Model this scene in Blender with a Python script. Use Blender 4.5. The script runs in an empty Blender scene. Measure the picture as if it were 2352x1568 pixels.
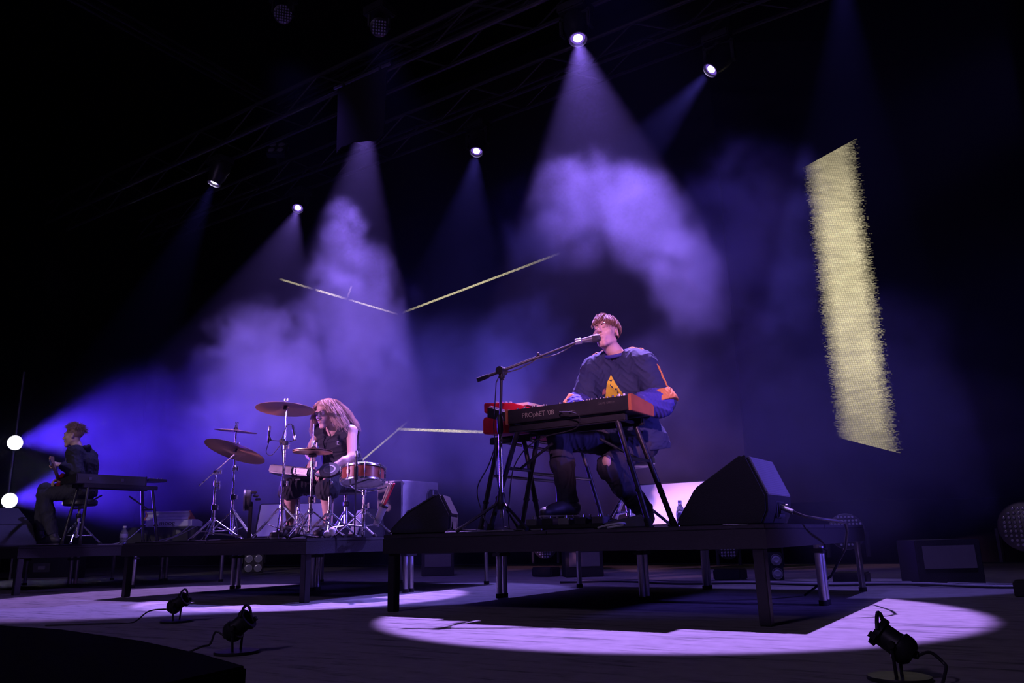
import bpy, bmesh, math, random
import numpy as np
from mathutils import Vector, Matrix, Euler
random.seed(7); np.random.seed(7)
S = bpy.context.scene
COL = S.collection
R = math.radians
# ------------------------------------------------------------------ camera, world, exposure
# stage axes: X runs across the stage, Y runs upstage, Z up; the camera stands in the pit at stage left
YAW, PITCH, ROLL, FPX = R(33.0), math.atan2(455.0, 1800.0), math.atan(0.0235), 1800.0
fw0 = Vector((-math.sin(YAW), math.cos(YAW), 0)); r0 = Vector((math.cos(YAW), math.sin(YAW), 0)); zz = Vector((0, 0, 1))
fw = fw0*math.cos(PITCH) + zz*math.sin(PITCH); u0 = zz*math.cos(PITCH) - fw0*math.sin(PITCH)
cr = math.cos(ROLL)*r0 - math.sin(ROLL)*u0; cu = math.sin(ROLL)*r0 + math.cos(ROLL)*u0
cd = bpy.data.cameras.new('camera'); cam = bpy.data.objects.new('camera', cd); COL.objects.link(cam)
cd.sensor_fit = 'HORIZONTAL'; cd.sensor_width = 36.0; cd.lens = FPX/2352.0*36.0; cd.clip_start = 0.05; cd.clip_end = 100
mw = Matrix((cr, cu, -fw)).transposed().to_4x4(); mw.translation = (0, 0, 0.414); cam.matrix_world = mw
S.camera = cam
w = bpy.data.worlds.new('world'); S.world = w; w.use_nodes = True
w.node_tree.nodes['Background'].inputs[0].default_value = (0.25, 0.18, 0.6, 1)
w.node_tree.nodes['Background'].inputs[1].default_value = 0.003
vs = S.view_settings; vs.view_transform = 'Standard'; vs.look = 'None'; vs.gamma = 1.0; vs.exposure = 0.0; vs.use_curve_mapping = False
cy = S.cycles
cy.max_bounces = 3; cy.diffuse_bounces = 1; cy.glossy_bounces = 2; cy.transmission_bounces = 4; cy.volume_bounces = 0; cy.transparent_max_bounces = 6
cy.volume_step_rate = 1.0; cy.volume_max_steps = 160; cy.use_denoising = True; cy.use_adaptive_sampling = True; cy.adaptive_threshold = 0.1; cy.adaptive_min_samples = 22
cy.sample_clamp_indirect = 3.0; cy.caustics_reflective = False; cy.caustics_refractive = False

RZ = 0.46      # top of the risers
def spot(name, loc, target, watts, color, half_deg, blend=0.12, radius=0.04):
    ld = bpy.data.lights.new(name, 'SPOT'); ld.energy = watts; ld.color = color
    ld.spot_size = 2*R(half_deg); ld.spot_blend = blend; ld.shadow_soft_size = radius
    o = bpy.data.objects.new(name, ld); COL.objects.link(o); o.location = loc
    o.rotation_euler = (Vector(target)-Vector(loc)).to_track_quat('-Z', 'Y').to_euler()
    return o
# front-of-house: profile spots over the audience, plus a soft fill added for ambient bounce
FRONT = [((3.5, -5.0, 4.0), (-2.15, 4.5, 1.6), 5600, (1.0, 0.40, 0.90), 4.2, 0.4),
         ((-9.5, -5.5, 3.2), (-5.2, 4.9, 1.3), 6500, (0.90, 0.38, 1.0), 5.0, 0.5),
         ((-5.0, -6.0, 5.5), (-9.2, 4.9, 1.25), 1100, (0.75, 0.6, 0.70), 5.0, 0.4),
         ((-3.0, -6.0, 6.5), (-4.0, 4.5, 0.0), 600, (0.50, 0.34, 0.80), 45.0, 0.8)]  # added wide fill, lifts the foreground floor in place of bounced light
for i, (a, b, wt, c, hd, bl) in enumerate(FRONT):
    spot('front_spot_fill', a, b, wt, c, hd, bl, 0.15 if i < 3 else 0.6)
# overhead fill added to light the low smoke, pointing down behind the players
for x, z, wt in ((-6.19, 6.08, 230), (-4.73, 5.30, 230), (-2.3, 5.75, 380)):
    spot('overhead_smoke_fill', (x, 4.98, z), (x-0.2, 7.0, 1.0), wt, (0.22, 0.13, 1.0), 27.0, 0.9, 0.12)
# side floods in the wings at stage left, outside the picture
spot('wing_flood', (3.6, 5.3, 1.9), (-2.6, 5.0, 0.75), 1200, (0.16, 0.10, 1.0), 15.0, 0.8, 0.15)
spot('wing_flood', (3.4, 6.6, 4.6), (-5.2, 4.75, 1.1), 1700, (0.34, 0.20, 1.0), 7.0, 0.6, 0.15)

# ------------------------------------------------------------------ mesh helpers
class MB:
    def __init__(s): s.v = []; s.f = []
    def add(s, vs, fs, M=None):
        n = len(s.v)
        if M is not None: vs = [M @ Vector(p) for p in vs]
        s.v += [tuple(p) for p in vs]; s.f += [tuple(i+n for i in q) for q in fs]; return s
    def box(s, c, d, M=None):
        x, y, z = c; a, b, h = d[0]/2, d[1]/2, d[2]/2
        vs = [(x+i*a, y+j*b, z+k*h) for k in (-1, 1) for j in (-1, 1) for i in (-1, 1)]
        return s.add(vs, [(0,2,3,1),(4,5,7,6),(0,1,5,4),(2,6,7,3),(0,4,6,2),(1,3,7,5)], M)
    def cyl(s, p0, p1, r0_, r1_=None, n=12, caps=True):
        p0 = Vector(p0); p1 = Vector(p1); r1_ = r0_ if r1_ is None else r1_
        d = (p1-p0); d = d.normalized() if d.length > 1e-9 else Vector((0,0,1))
        a = d.orthogonal().normalized(); b = d.cross(a)
        vs = []
        for p, rr in ((p0, r0_), (p1, r1_)):
            for i in range(n):
                t = 2*math.pi*i/n; vs.append(p + (a*math.cos(t)+b*math.sin(t))*rr)
        fs = [(i, (i+1) % n, n+(i+1) % n, n+i) for i in range(n)]
        if caps: fs += [tuple(range(n-1, -1, -1)), tuple(range(n, 2*n))]
        return s.add(vs, fs)
    def tube(s, pts, r, n=6, r_end=None):
        pts = [Vector(p) for p in pts]; m = len(pts); vs = []; fs = []
        a = None
        for i, p in enumerate(pts):
            d = (pts[min(i+1, m-1)] - pts[max(i-1, 0)])
            d = d.normalized() if d.length > 1e-9 else Vector((0,0,1))
            a = d.orthogonal().normalized() if a is None else (a - d*a.dot(d))
            a = a.normalized() if a.length > 1e-6 else d.orthogonal().normalized()
            b = d.cross(a); rr = r if r_end is None else r + (r_end-r)*i/(m-1)
            for k in range(n):
                t = 2*math.pi*k/n; vs.append(p + (a*math.cos(t)+b*math.sin(t))*rr)
        for i in range(m-1):
            for k in range(n):
                fs.append((i*n+k, i*n+(k+1) % n, (i+1)*n+(k+1) % n, (i+1)*n+k))
        fs += [tuple(range(n-1, -1, -1)), tuple(range((m-1)*n, m*n))]
        return s.add(vs, fs)
    def lathe(s, prof, n=24, M=None, closed=False):
        vs = []; fs = []; m = len(prof)
        for r_, z in prof:
            for i in range(n):
                t = 2*math.pi*i/n; vs.append((r_*math.cos(t), r_*math.sin(t), z))
        for j in range(m-1 if not closed else m):
            j2 = (j+1) % m
            for i in range(n):
                fs.append((j*n+i, j*n+(i+1) % n, j2*n+(i+1) % n, j2*n+i))
        if not closed:
            fs += [tuple(range(n-1, -1, -1)), tuple(range((m-1)*n, m*n))]
        return s.add(vs, fs, M)
    def prism(s, poly, fmap, h0, h1):      # poly: 2D points; fmap(a,b,h) -> xyz
        n = len(poly)
        vs = [fmap(a, b, h0) for a, b in poly] + [fmap(a, b, h1) for a, b in poly]
        fs = [tuple(range(n-1, -1, -1)), tuple(range(n, 2*n))] + [(i, (i+1) % n, n+(i+1) % n, n+i) for i in range(n)]
        return s.add(vs, fs)
    def ell(s, c, r, M=None, nu=16, nv=10):
        vs = []; fs = []
        for j in range(nv+1):
            ph = math.pi*j/nv
            for i in range(nu):
                t = 2*math.pi*i/nu
                vs.append((c[0]+r[0]*math.sin(ph)*math.cos(t), c[1]+r[1]*math.sin(ph)*math.sin(t), c[2]+r[2]*math.cos(ph)))
        for j in range(nv):
            for i in range(nu):
                fs.append((j*nu+i, (j+1)*nu+i, (j+1)*nu+(i+1) % nu, j*nu+(i+1) % nu))
        return s.add(vs, fs, M)
    def mesh(s, name, mat, smooth=40, bevel=0.0):
        me = bpy.data.meshes.new(name); me.from_pydata(s.v, [], s.f); me.validate()
        bm = bmesh.new(); bm.from_mesh(me)
        bmesh.ops.remove_doubles(bm, verts=bm.verts, dist=1e-5)
        bmesh.ops.recalc_face_normals(bm, faces=bm.faces)
        if bevel > 0:
            ed = [e for e in bm.edges if len(e.link_faces) == 2 and e.calc_face_angle(0) > 0.5]
            if ed: bmesh.ops.bevel(bm, geom=ed, offset=bevel, segments=2, affect='EDGES', clamp_overlap=True)
        bm.to_mesh(me); bm.free()
        if smooth: me.shade_smooth(); me.set_sharp_from_angle(angle=R(smooth))
        if mat: me.materials.append(mat)
        return me
    def build(s, name, mat, parent=None, smooth=40, bevel=0.0):
        return link(name, s.mesh(name, mat, smooth, bevel), parent)
def link(name, me, parent=None, loc=None):
    o = bpy.data.objects.new(name, me); COL.objects.link(o)
    if parent is not None: o.parent = parent
    if loc is not None: o.location = loc
    return o
def tag(o, label=None, cat=None, group=None, kind=None):
    if label: o['label'] = label
    if cat: o['category'] = cat
    if group: o['group'] = group
    if kind: o['kind'] = kind
    return o
def thing(name, label, cat, loc=(0,0,0), rz=0.0, group=None):
    o = bpy.data.objects.new(name, None); COL.objects.link(o); o.empty_display_size = 0.1
    o.location = loc; o.rotation_euler = (0, 0, rz); return tag(o, label, cat, group)
def copy_tree(o, parent=None):
    c = o.copy(); COL.objects.link(c); c.parent = parent
    for ch in [x for x in bpy.data.objects if x.parent == o]: copy_tree(ch, c)
    return c
def text_mesh(body, size, mat, depth=0.001, sx=1.0, shear=0.0):
    cu_ = bpy.data.curves.new('lettering', 'FONT'); cu_.body = body; cu_.size = size; cu_.extrude = depth
    cu_.align_x = 'CENTER'; cu_.align_y = 'CENTER'; cu_.shear = shear; cu_.resolution_u = 4
    o = bpy.data.objects.new('lettering', cu_); COL.objects.link(o)
    dg = bpy.context.evaluated_depsgraph_get(); me = bpy.data.meshes.new_from_object(o.evaluated_get(dg))
    bpy.data.objects.remove(o); bpy.data.curves.remove(cu_)
    if sx != 1.0: me.transform(Matrix.Diagonal((sx, 1, 1, 1)))
    me.materials.clear(); me.materials.append(mat); return me
# ------------------------------------------------------------------ materials
def mat(name, col, rough=0.5, metal=0.0, var=0.15, scale=20.0, bump=0.0, spec=0.5, rvar=0.1, trans=0.0, coat=0.0):
    m = bpy.data.materials.new(name); m.use_nodes = True; nt = m.node_tree; N = nt.nodes; L = nt.links
    b = N['Principled BSDF']; b.inputs['Metallic'].default_value = metal; b.inputs['Specular IOR Level'].default_value = spec
    tc = N.new('ShaderNodeTexCoord'); no = N.new('ShaderNodeTexNoise'); no.inputs['Scale'].default_value = scale; no.inputs['Detail'].default_value = 4
    L.new(tc.outputs['Object'], no.inputs['Vector'])
    mx = N.new('ShaderNodeMix'); mx.data_type = 'RGBA'
    mx.inputs[6].default_value = (*[c*(1-var) for c in col], 1); mx.inputs[7].default_value = (*[min(1, c*(1+var)) for c in col], 1)
    L.new(no.outputs['Fac'], mx.inputs[0]); L.new(mx.outputs[2], b.inputs['Base Color'])
    mr = N.new('ShaderNodeMapRange'); mr.inputs[3].default_value = max(0.02, rough-rvar); mr.inputs[4].default_value = min(1, rough+rvar)
    L.new(no.outputs['Fac'], mr.inputs[0]); L.new(mr.outputs[0], b.inputs['Roughness'])
    if bump > 0:
        bp = N.new('ShaderNodeBump'); bp.inputs['Strength'].default_value = bump; bp.inputs['Distance'].default_value = 0.01
        L.new(no.outputs['Fac'], bp.inputs['Height']); L.new(bp.outputs[0], b.inputs['Normal'])
    if trans > 0: b.inputs['Transmission Weight'].default_value = trans
    if coat > 0: b.inputs['Coat Weight'].default_value = coat
    return m
def grille_mat(name, col, hole, pitch, rough=0.5, metal=0.3):
    m = bpy.data.materials.new(name); m.use_nodes = True; nt = m.node_tree; N = nt.nodes; L = nt.links; b = N['Principled BSDF']
    b.inputs['Roughness'].default_value = rough; b.inputs['Metallic'].default_value = metal
    tc = N.new('ShaderNodeTexCoord'); mp = N.new('ShaderNodeMapping'); mp.inputs['Scale'].default_value = (1/pitch,)*3
    L.new(tc.outputs['Object'], mp.inputs['Vector'])
    vo = N.new('ShaderNodeTexVoronoi'); vo.inputs['Randomness'].default_value = 0.0; vo.inputs['Scale'].default_value = 1.0
    L.new(mp.outputs[0], vo.inputs['Vector'])
    lt = N.new('ShaderNodeMath'); lt.operation = 'LESS_THAN'; lt.inputs[1].default_value = 0.36; L.new(vo.outputs['Distance'], lt.inputs[0])
    mx = N.new('ShaderNodeMix'); mx.data_type = 'RGBA'; mx.inputs[6].default_value = (*col, 1); mx.inputs[7].default_value = (*hole, 1)
    L.new(lt.outputs[0], mx.inputs[0]); L.new(mx.outputs[2], b.inputs['Base Color'])
    return m
def emit(name, col, strength):
    m = bpy.data.materials.new(name); m.use_nodes = True; nt = m.node_tree; nt.nodes.clear()
    e = nt.nodes.new('ShaderNodeEmission'); e.inputs[0].default_value = (*col, 1); e.inputs[1].default_value = strength
    o = nt.nodes.new('ShaderNodeOutputMaterial'); nt.links.new(e.outputs[0], o.inputs[0]); m.cycles.emission_sampling = 'NONE'; return m
M_black = mat('black_metal', (0.018, 0.018, 0.022), 0.45, 0.2)
M_plastic = mat('black_plastic', (0.015, 0.015, 0.018), 0.4)
M_paint = mat('textured_black_paint', (0.012, 0.012, 0.015), 0.65, 0, 0.3, 200, 0.25)
M_carpet = mat('black_deck', (0.022, 0.021, 0.026), 0.8, 0, 0.35, 60, 0.2)
M_chrome = mat('chrome', (0.82, 0.82, 0.86), 0.27, 1.0, 0.05, 30)
M_alu = mat('aluminium', (0.5, 0.5, 0.52), 0.35, 0.9, 0.1, 40)
M_steel = mat('dark_steel', (0.16, 0.16, 0.18), 0.4, 0.8)
M_rubber = mat('rubber', (0.012, 0.012, 0.012), 0.85)
M_white = mat('white_plastic', (0.7, 0.7, 0.72), 0.4)
M_red = mat('red_lacquer', (0.55, 0.012, 0.03), 0.35, 0, 0.15)
M_wood = mat('cherry_wood', (0.42, 0.13, 0.06), 0.4, 0, 0.3, 14)
M_cable = mat('black_cable', (0.02, 0.02, 0.024), 0.5)
M_gcable = mat('grey_cable', (0.25, 0.24, 0.28), 0.5)
# ------------------------------------------------------------------ the setting
def floor_mat():
    m = bpy.data.materials.new('stage_floor'); m.use_nodes = True; nt = m.node_tree; N = nt.nodes; L = nt.links; b = N['Principled BSDF']
    tc = N.new('ShaderNodeTexCoord')
    mp = N.new('ShaderNodeMapping'); mp.inputs['Scale'].default_value = (1.2, 9.0, 1.0); mp.inputs['Rotation'].default_value = (0, 0, R(-33)); L.new(tc.outputs['Object'], mp.inputs['Vector'])
    n1 = N.new('ShaderNodeTexNoise'); n1.inputs['Scale'].default_value = 1.6; n1.inputs['Detail'].default_value = 9; n1.inputs['Roughness'].default_value = 0.72; L.new(mp.outputs[0], n1.inputs['Vector'])
    n2 = N.new('ShaderNodeTexNoise'); n2.inputs['Scale'].default_value = 14; n2.inputs['Detail'].default_value = 6; L.new(tc.outputs['Object'], n2.inputs['Vector'])
    cr_ = N.new('ShaderNodeValToRGB'); e = cr_.color_ramp.elements
    e[0].position = 0.36; e[0].color = (0.10, 0.10, 0.10, 1); e[1].position = 0.47; e[1].color = (0.30, 0.29, 0.29, 1)
    x = e.new(0.75); x.color = (0.36, 0.34, 0.34, 1); L.new(n1.outputs['Fac'], cr_.inputs[0])
    mx = N.new('ShaderNodeMix'); mx.data_type = 'RGBA'; mx.blend_type = 'MULTIPLY'; mx.inputs[0].default_value = 0.45
    L.new(cr_.outputs[0], mx.inputs[6]); L.new(n2.outputs['Fac'], mx.inputs[7]); L.new(mx.outputs[2], b.inputs['Base Color'])
    b.inputs['Roughness'].default_value = 0.75; b.inputs['Specular IOR Level'].default_value = 0.25
    bp = N.new('ShaderNodeBump'); bp.inputs['Strength'].default_value = 0.25; bp.inputs['Distance'].default_value = 0.004; L.new(n1.outputs['Fac'], bp.inputs['Height']); L.new(bp.outputs[0], b.inputs['Normal'])
    return m
M_dark = mat('black_drapes', (0.012, 0.011, 0.014), 0.95, 0, 0.4, 3, spec=0.1)
tag(MB().box((-6.5, 6.0, -0.05), (26, 11.0, 0.1)).build('floor', floor_mat()), 'worn grey painted stage floor with patches of violet light', kind='structure')
tag(MB().box((-6.5, 12.05, 5.0), (26, 0.1, 10)).build('wall_back', M_dark), 'black drape wall closing the back of the stage', kind='structure')
tag(MB().box((5.0, 6.0, 5.0), (0.1, 12, 10)).build('wall_right', M_dark), 'black masking wall on the right of the stage', kind='structure')
tag(MB().box((-18.5, 6.0, 5.0), (0.1, 12, 10)).build('wall_left', M_dark), 'black masking wall on the left of the stage', kind='structure')
tag(MB().box((-6.5, 6.0, 10.05), (26, 12, 0.1)).build('ceiling', M_dark), 'black ceiling high over the stage', kind='structure')

# ------------------------------------------------------------------ screens
def screen_mat(name, segs, band=None, pitch=0.012):
    """black LED screen; segs = list of (x0,z0,x1,z1,halfwidth,strength) glowing lines, band = frayed bright slab; object coordinates in metres"""
    m = bpy.data.materials.new(name); m.use_nodes = True; nt = m.node_tree; N = nt.nodes; L = nt.links; b = N['Principled BSDF']
    b.inputs['Base Color'].default_value = (0.006, 0.006, 0.007, 1); b.inputs['Roughness'].default_value = 0.7; b.inputs['Specular IOR Level'].default_value = 0.2
    def M(op, a, c=None, d=None):
        n = N.new('ShaderNodeMath'); n.operation = op
        for i, q in enumerate((a, c, d)):
            if q is None: continue
            if isinstance(q, (int, float)): n.inputs[i].default_value = q
            else: L.new(q, n.inputs[i])
        return n.outputs[0]
    tc = N.new('ShaderNodeTexCoord'); sp = N.new('ShaderNodeSeparateXYZ'); L.new(tc.outputs['Object'], sp.inputs[0]); X = sp.outputs['X']; Z = sp.outputs['Z']
    # the diode grid: one dot for each pitch
    gx = M('PINGPONG', X, pitch/2); gz = M('PINGPONG', Z, pitch/2)
    dots = M('MULTIPLY', M('SMOOTH_MIN', M('DIVIDE', gx, pitch/2), 1.0, 0.1), M('DIVIDE', gz, pitch/2)); dots = M('ADD', M('MULTIPLY', dots, 1.5), 0.12)
    # noise of single pixels and of rows
    def cells(sx, sz, seed):
        cx = M('FLOOR', M('DIVIDE', X, sx)); cz = M('FLOOR', M('DIVIDE', Z, sz)); cb = N.new('ShaderNodeCombineXYZ'); L.new(cx, cb.inputs[0]); L.new(cz, cb.inputs[1]); cb.inputs[2].default_value = seed
        wn = N.new('ShaderNodeTexWhiteNoise'); wn.noise_dimensions = '3D'; L.new(cb.outputs[0], wn.inputs['Vector']); return wn.outputs['Value']
    total = None
    for (x0, z0, x1, z1, hw, st) in segs:
        dx, dz = x1-x0, z1-z0; ln = math.hypot(dx, dz); dx /= ln; dz /= ln
        t = M('ADD', M('MULTIPLY', M('SUBTRACT', X, x0), dx), M('MULTIPLY', M('SUBTRACT', Z, z0), dz))
        d = M('ABSOLUTE', M('SUBTRACT', M('MULTIPLY', M('SUBTRACT', X, x0), dz), M('MULTIPLY', M('SUBTRACT', Z, z0), dx)))
        inn = M('MULTIPLY', M('GREATER_THAN', t, 0.0), M('LESS_THAN', t, ln))
        v = M('MULTIPLY', M('MULTIPLY', inn, M('LESS_THAN', d, hw)), st)
        f = M('MINIMUM', M('MULTIPLY', M('DIVIDE', t, ln), 5.0), M('MULTIPLY', M('SUBTRACT', 1.0, M('DIVIDE', t, ln)), 2.2)); f = M('MINIMUM', M('MAXIMUM', f, 0.0), 1.0)
        v = M('MULTIPLY', v, M('MULTIPLY', f, M('ADD', M('MULTIPLY', cells(pitch, pitch, st), 0.7), 0.5)))
        total = v if total is None else M('ADD', total, v)
    if band:
        xl0, xr0, zt_l, zt_r, zb_l, zb_r, st, lean = band
        w_ = M('DIVIDE', M('SUBTRACT', X, xl0), xr0-xl0)
        top = M('ADD', M('MULTIPLY', w_, zt_r-zt_l), zt_l); bot = M('ADD', M('MULTIPLY', w_, zb_r-zb_l), zb_l)
        vert = M('MULTIPLY', M('LESS_THAN', Z, top), M('GREATER_THAN', Z, bot))
        fray = M('ADD', M('MULTIPLY', cells(pitch*2, pitch, 3.0), 0.08), M('MULTIPLY', cells(50.0, pitch*2, 5.0), 0.03))
        nz = N.new('ShaderNodeTexNoise'); nz.inputs['Scale'].default_value = 1.6; nz.inputs['Detail'].default_value = 5; mp = N.new('ShaderNodeMapping'); mp.inputs['Scale'].default_value = (2.2, 1, 7); L.new(tc.outputs['Object'], mp.inputs[0]); L.new(mp.outputs[0], nz.inputs['Vector'])
        e1 = M('MULTIPLY', M('SUBTRACT', w_, fray), 4.0); e2 = M('MULTIPLY', M('SUBTRACT', M('SUBTRACT', 1.0, w_), M('MULTIPLY', fray, 1.3)), 4.5)
        prof = M('MINIMUM', M('MAXIMUM', M('MINIMUM', e1, e2), 0.0), 1.0)
        zc = M('DIVIDE', M('SUBTRACT', Z, bot), M('SUBTRACT', top, bot))
        glow = M('MINIMUM', M('ADD', M('MULTIPLY', M('MINIMUM', zc, M('SUBTRACT', 1.0, zc)), 2.2), 0.42), 1.0)
        v = M('MULTIPLY', M('MULTIPLY', vert, prof), M('MULTIPLY', glow, M('ADD', M('MULTIPLY', nz.outputs['Fac'], 0.8), 0.55)))
        v = M('MULTIPLY', M('MULTIPLY', v, M('ADD', M('MULTIPLY', cells(pitch, pitch, 8.0), 0.22), 0.82)), st)
        total = v if total is None else M('ADD', total, v)
    total = M('MULTIPLY', total, dots)
    b.inputs['Emission Color'].default_value = (1.0, 0.86, 0.52, 1); L.new(total, b.inputs['Emission Strength'])
    m.cycles.emission_sampling = 'NONE'
    return m
# back screen stands at y = 9.5; its object coordinates start at (-9, 9.5, 0)
bs = [(-2.45,5.349,-1.45,4.937,0.018,0.8),(-1.45,4.937,-0.6,4.587,0.018,1.6),(-0.6,4.587,0.58,4.10,0.014,1.3),(0.0+0.66,4.11,3.73,4.48,0.018,1.3),(-0.51,4.83,-0.62,4.60,0.02,0.4),
      (-1.11,1.2,0.84,2.295,0.016,1.0),(0.55,2.184,2.9,1.9,0.02,1.4)]
o = MB().box((0, 0.04, 4.2), (13.0, 0.08, 7.6)).build('led_screen', screen_mat('back_screen', bs)); o.location = (-9.0, 9.5, 0)
tag(o, 'wide black video screen behind the band showing thin broken yellow lines', 'screen')
# side screen faces the pit: turned by the same 33 degrees
o = MB().box((0, 0.04, 3.7), (4.6, 0.08, 5.9)).build('led_screen', screen_mat('side_screen', [], (-1.30,-0.50,4.82,5.25,1.48,1.25,1.45,0)))
o.location = tuple(fw0*9.0 + r0*4.95); o.rotation_euler = (0, 0, YAW)
tag(o, 'tall black video screen at right showing one frayed glowing yellow slab', 'screen')

# ------------------------------------------------------------------ haze
def smoke_field(blobs, lo, hi, vox, thin):
    """one drifting smoke volume: each blob is (centre, radii, density, noise scale, gain, threshold, softness, noise offset)"""
    ng = bpy.data.node_groups.new('smoke_field', 'GeometryNodeTree'); N = ng.nodes; L = ng.links
    ng.interface.new_socket('Geometry', in_out='INPUT', socket_type='NodeSocketGeometry'); ng.interface.new_socket('Geometry', in_out='OUTPUT', socket_type='NodeSocketGeometry')
    out = N.new('NodeGroupOutput'); pos = N.new('GeometryNodeInputPosition')
    def M(op, a, c=None, clamp=False):
        n = N.new('ShaderNodeMath'); n.operation = op; n.use_clamp = clamp
        for i, q in enumerate((a, c)):
            if q is None: continue
            if isinstance(q, (int, float)): n.inputs[i].default_value = q
            else: L.new(q, n.inputs[i])
        return n.outputs[0]
    def VM(op, a, c):
        n = N.new('ShaderNodeVectorMath'); n.operation = op; L.new(a, n.inputs[0])
        if isinstance(c, tuple): n.inputs[1].default_value = c
        else: L.new(c, n.inputs[1])
        return n
    total = M('ADD', 0.0, thin)
    for (c, r, dens, sc, gain, thr, soft, off) in blobs:
        v = VM('DIVIDE', VM('SUBTRACT', pos.outputs[0], tuple(c)).outputs[0], tuple(r)).outputs[0]
        dt = N.new('ShaderNodeVectorMath'); dt.operation = 'DOT_PRODUCT'; L.new(v, dt.inputs[0]); L.new(v, dt.inputs[1])
        f = M('SUBTRACT', 1.0, dt.outputs['Value'])
        nz = N.new('ShaderNodeTexNoise'); nz.inputs['Scale'].default_value = sc; nz.inputs['Detail'].default_value = 5.0; nz.inputs['Roughness'].default_value = 0.62; nz.inputs['Distortion'].default_value = 1.2
        L.new(VM('ADD', pos.outputs[0], tuple(off)).outputs[0], nz.inputs['Vector'])
        q = M('ADD', f, M('MULTIPLY', M('SUBTRACT', nz.outputs[0], 0.5), gain))
        q = M('DIVIDE', M('SUBTRACT', q, thr), soft, True)
        q = M('MULTIPLY', M('MULTIPLY', q, M('MULTIPLY', f, 3.0, True)), dens)
        total = M('ADD', total, q)
    vc = N.new('GeometryNodeVolumeCube'); L.new(total, vc.inputs['Density']); vc.inputs['Min'].default_value = lo; vc.inputs['Max'].default_value = hi
    for k, ax_ in enumerate('XYZ'): vc.inputs['Resolution '+ax_].default_value = int((hi[k]-lo[k])/vox)
    m = bpy.data.materials.new('smoke'); m.use_nodes = True; nt = m.node_tree; nt.nodes.clear(); o_ = nt.nodes.new('ShaderNodeOutputMaterial'); s_ = nt.nodes.new('ShaderNodeVolumeScatter'); at = nt.nodes.new('ShaderNodeAttribute'); at.attribute_name = 'density'
    nt.links.new(at.outputs['Fac'], s_.inputs['Density']); s_.inputs['Color'].default_value = (0.60, 0.62, 1.0, 1); s_.inputs['Anisotropy'].default_value = 0.2; nt.links.new(s_.outputs[0], o_.inputs['Volume'])
    try: m.cycles.volume_step_rate = 4.0
    except Exception: m.volume_step_rate = 4.0
    sm = N.new('GeometryNodeSetMaterial'); sm.inputs['Material'].default_value = m; L.new(vc.outputs[0], sm.inputs[0]); L.new(sm.outputs[0], out.inputs[0])
    ob = MB().box(tuple((a+b)/2 for a, b in zip(lo, hi)), tuple(b-a for a, b in zip(lo, hi))).build('smoke', m, smooth=0)
    md = ob.modifiers.new('smoke', 'NODES'); md.node_group = ng
    return tag(ob, 'violet smoke and thin haze drifting in curling clouds through the beams', 'smoke', kind='stuff')
smoke_field([   # centre, radii, density, noise scale, gain, threshold, softness, offset
    ((-5.48, 5.55, 2.55), (0.78, 0.7, 0.95), 0.095, 2.2, 3.6, 0.30, 0.40, (3, 1, 7)),       # plume behind the drummer
    ((-5.78, 5.6, 3.40), (0.34, 0.4, 0.70), 0.115, 3.0, 3.6, 0.25, 0.35, (1, 1, 4)),        # its curling tip
    ((-7.65, 6.2, 2.40), (1.20, 0.9, 1.15), 0.13, 1.7, 3.2, 0.28, 0.45, (9, 2, 1)),        # bank left of the drummer
    ((-3.00, 5.55, 3.12), (1.00, 0.7, 0.58), 0.072, 2.8, 4.2, 0.34, 0.45, (5, 5, 5)),      # cloud above the singer
    ((-2.22, 5.50, 2.85), (0.48, 0.6, 0.55), 0.105, 2.4, 3.4, 0.28, 0.45, (1, 8, 2)),       # arm curving down at its right
    ((-1.93, 5.42, 2.30), (0.36, 0.5, 0.62), 0.12, 2.4, 3.2, 0.24, 0.45, (1, 8, 2)),
    ((-1.72, 6.4, 2.80), (0.85, 0.8, 1.10), 0.30, 1.7, 2.8, 0.22, 0.55, (2, 2, 9)),        # faint cloud by the side screen
    ((-6.2, 6.2, 1.60), (3.0, 1.4, 1.40), 0.11, 1.2, 2.3, 0.10, 0.80, (4, 4, 2)),          # low smoke behind the kit
    ((-3.3, 6.5, 1.35), (2.4, 1.1, 1.20), 0.15, 1.3, 2.5, 0.12, 0.80, (7, 3, 3)),          # low smoke behind the keyboards
    ((-3.9, 6.3, 2.1), (0.7, 0.8, 0.9), 0.11, 2.0, 3.0, 0.25, 0.60, (3, 3, 3)),            # wisp left of the singer
    ((-1.2, 6.8, 1.3), (1.7, 1.0, 1.25), 0.18, 1.2, 2.2, 0.12, 0.80, (8, 3, 6)),           # low smoke at right
    ((-10.3, 5.75, 1.6), (3.0, 1.2, 1.35), 0.08, 1.0, 1.9, 0.10, 0.80, (2, 6, 4)),         # blue smoke around the guitarist
    ((-8.9, 6.6, 2.3), (1.5, 1.0, 1.10), 0.08, 1.4, 2.6, 0.18, 0.60, (6, 6, 4))],
    (-13.6, 4.0, 0.02), (0.3, 8.2, 5.5), 0.056, 0.0034)

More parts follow.
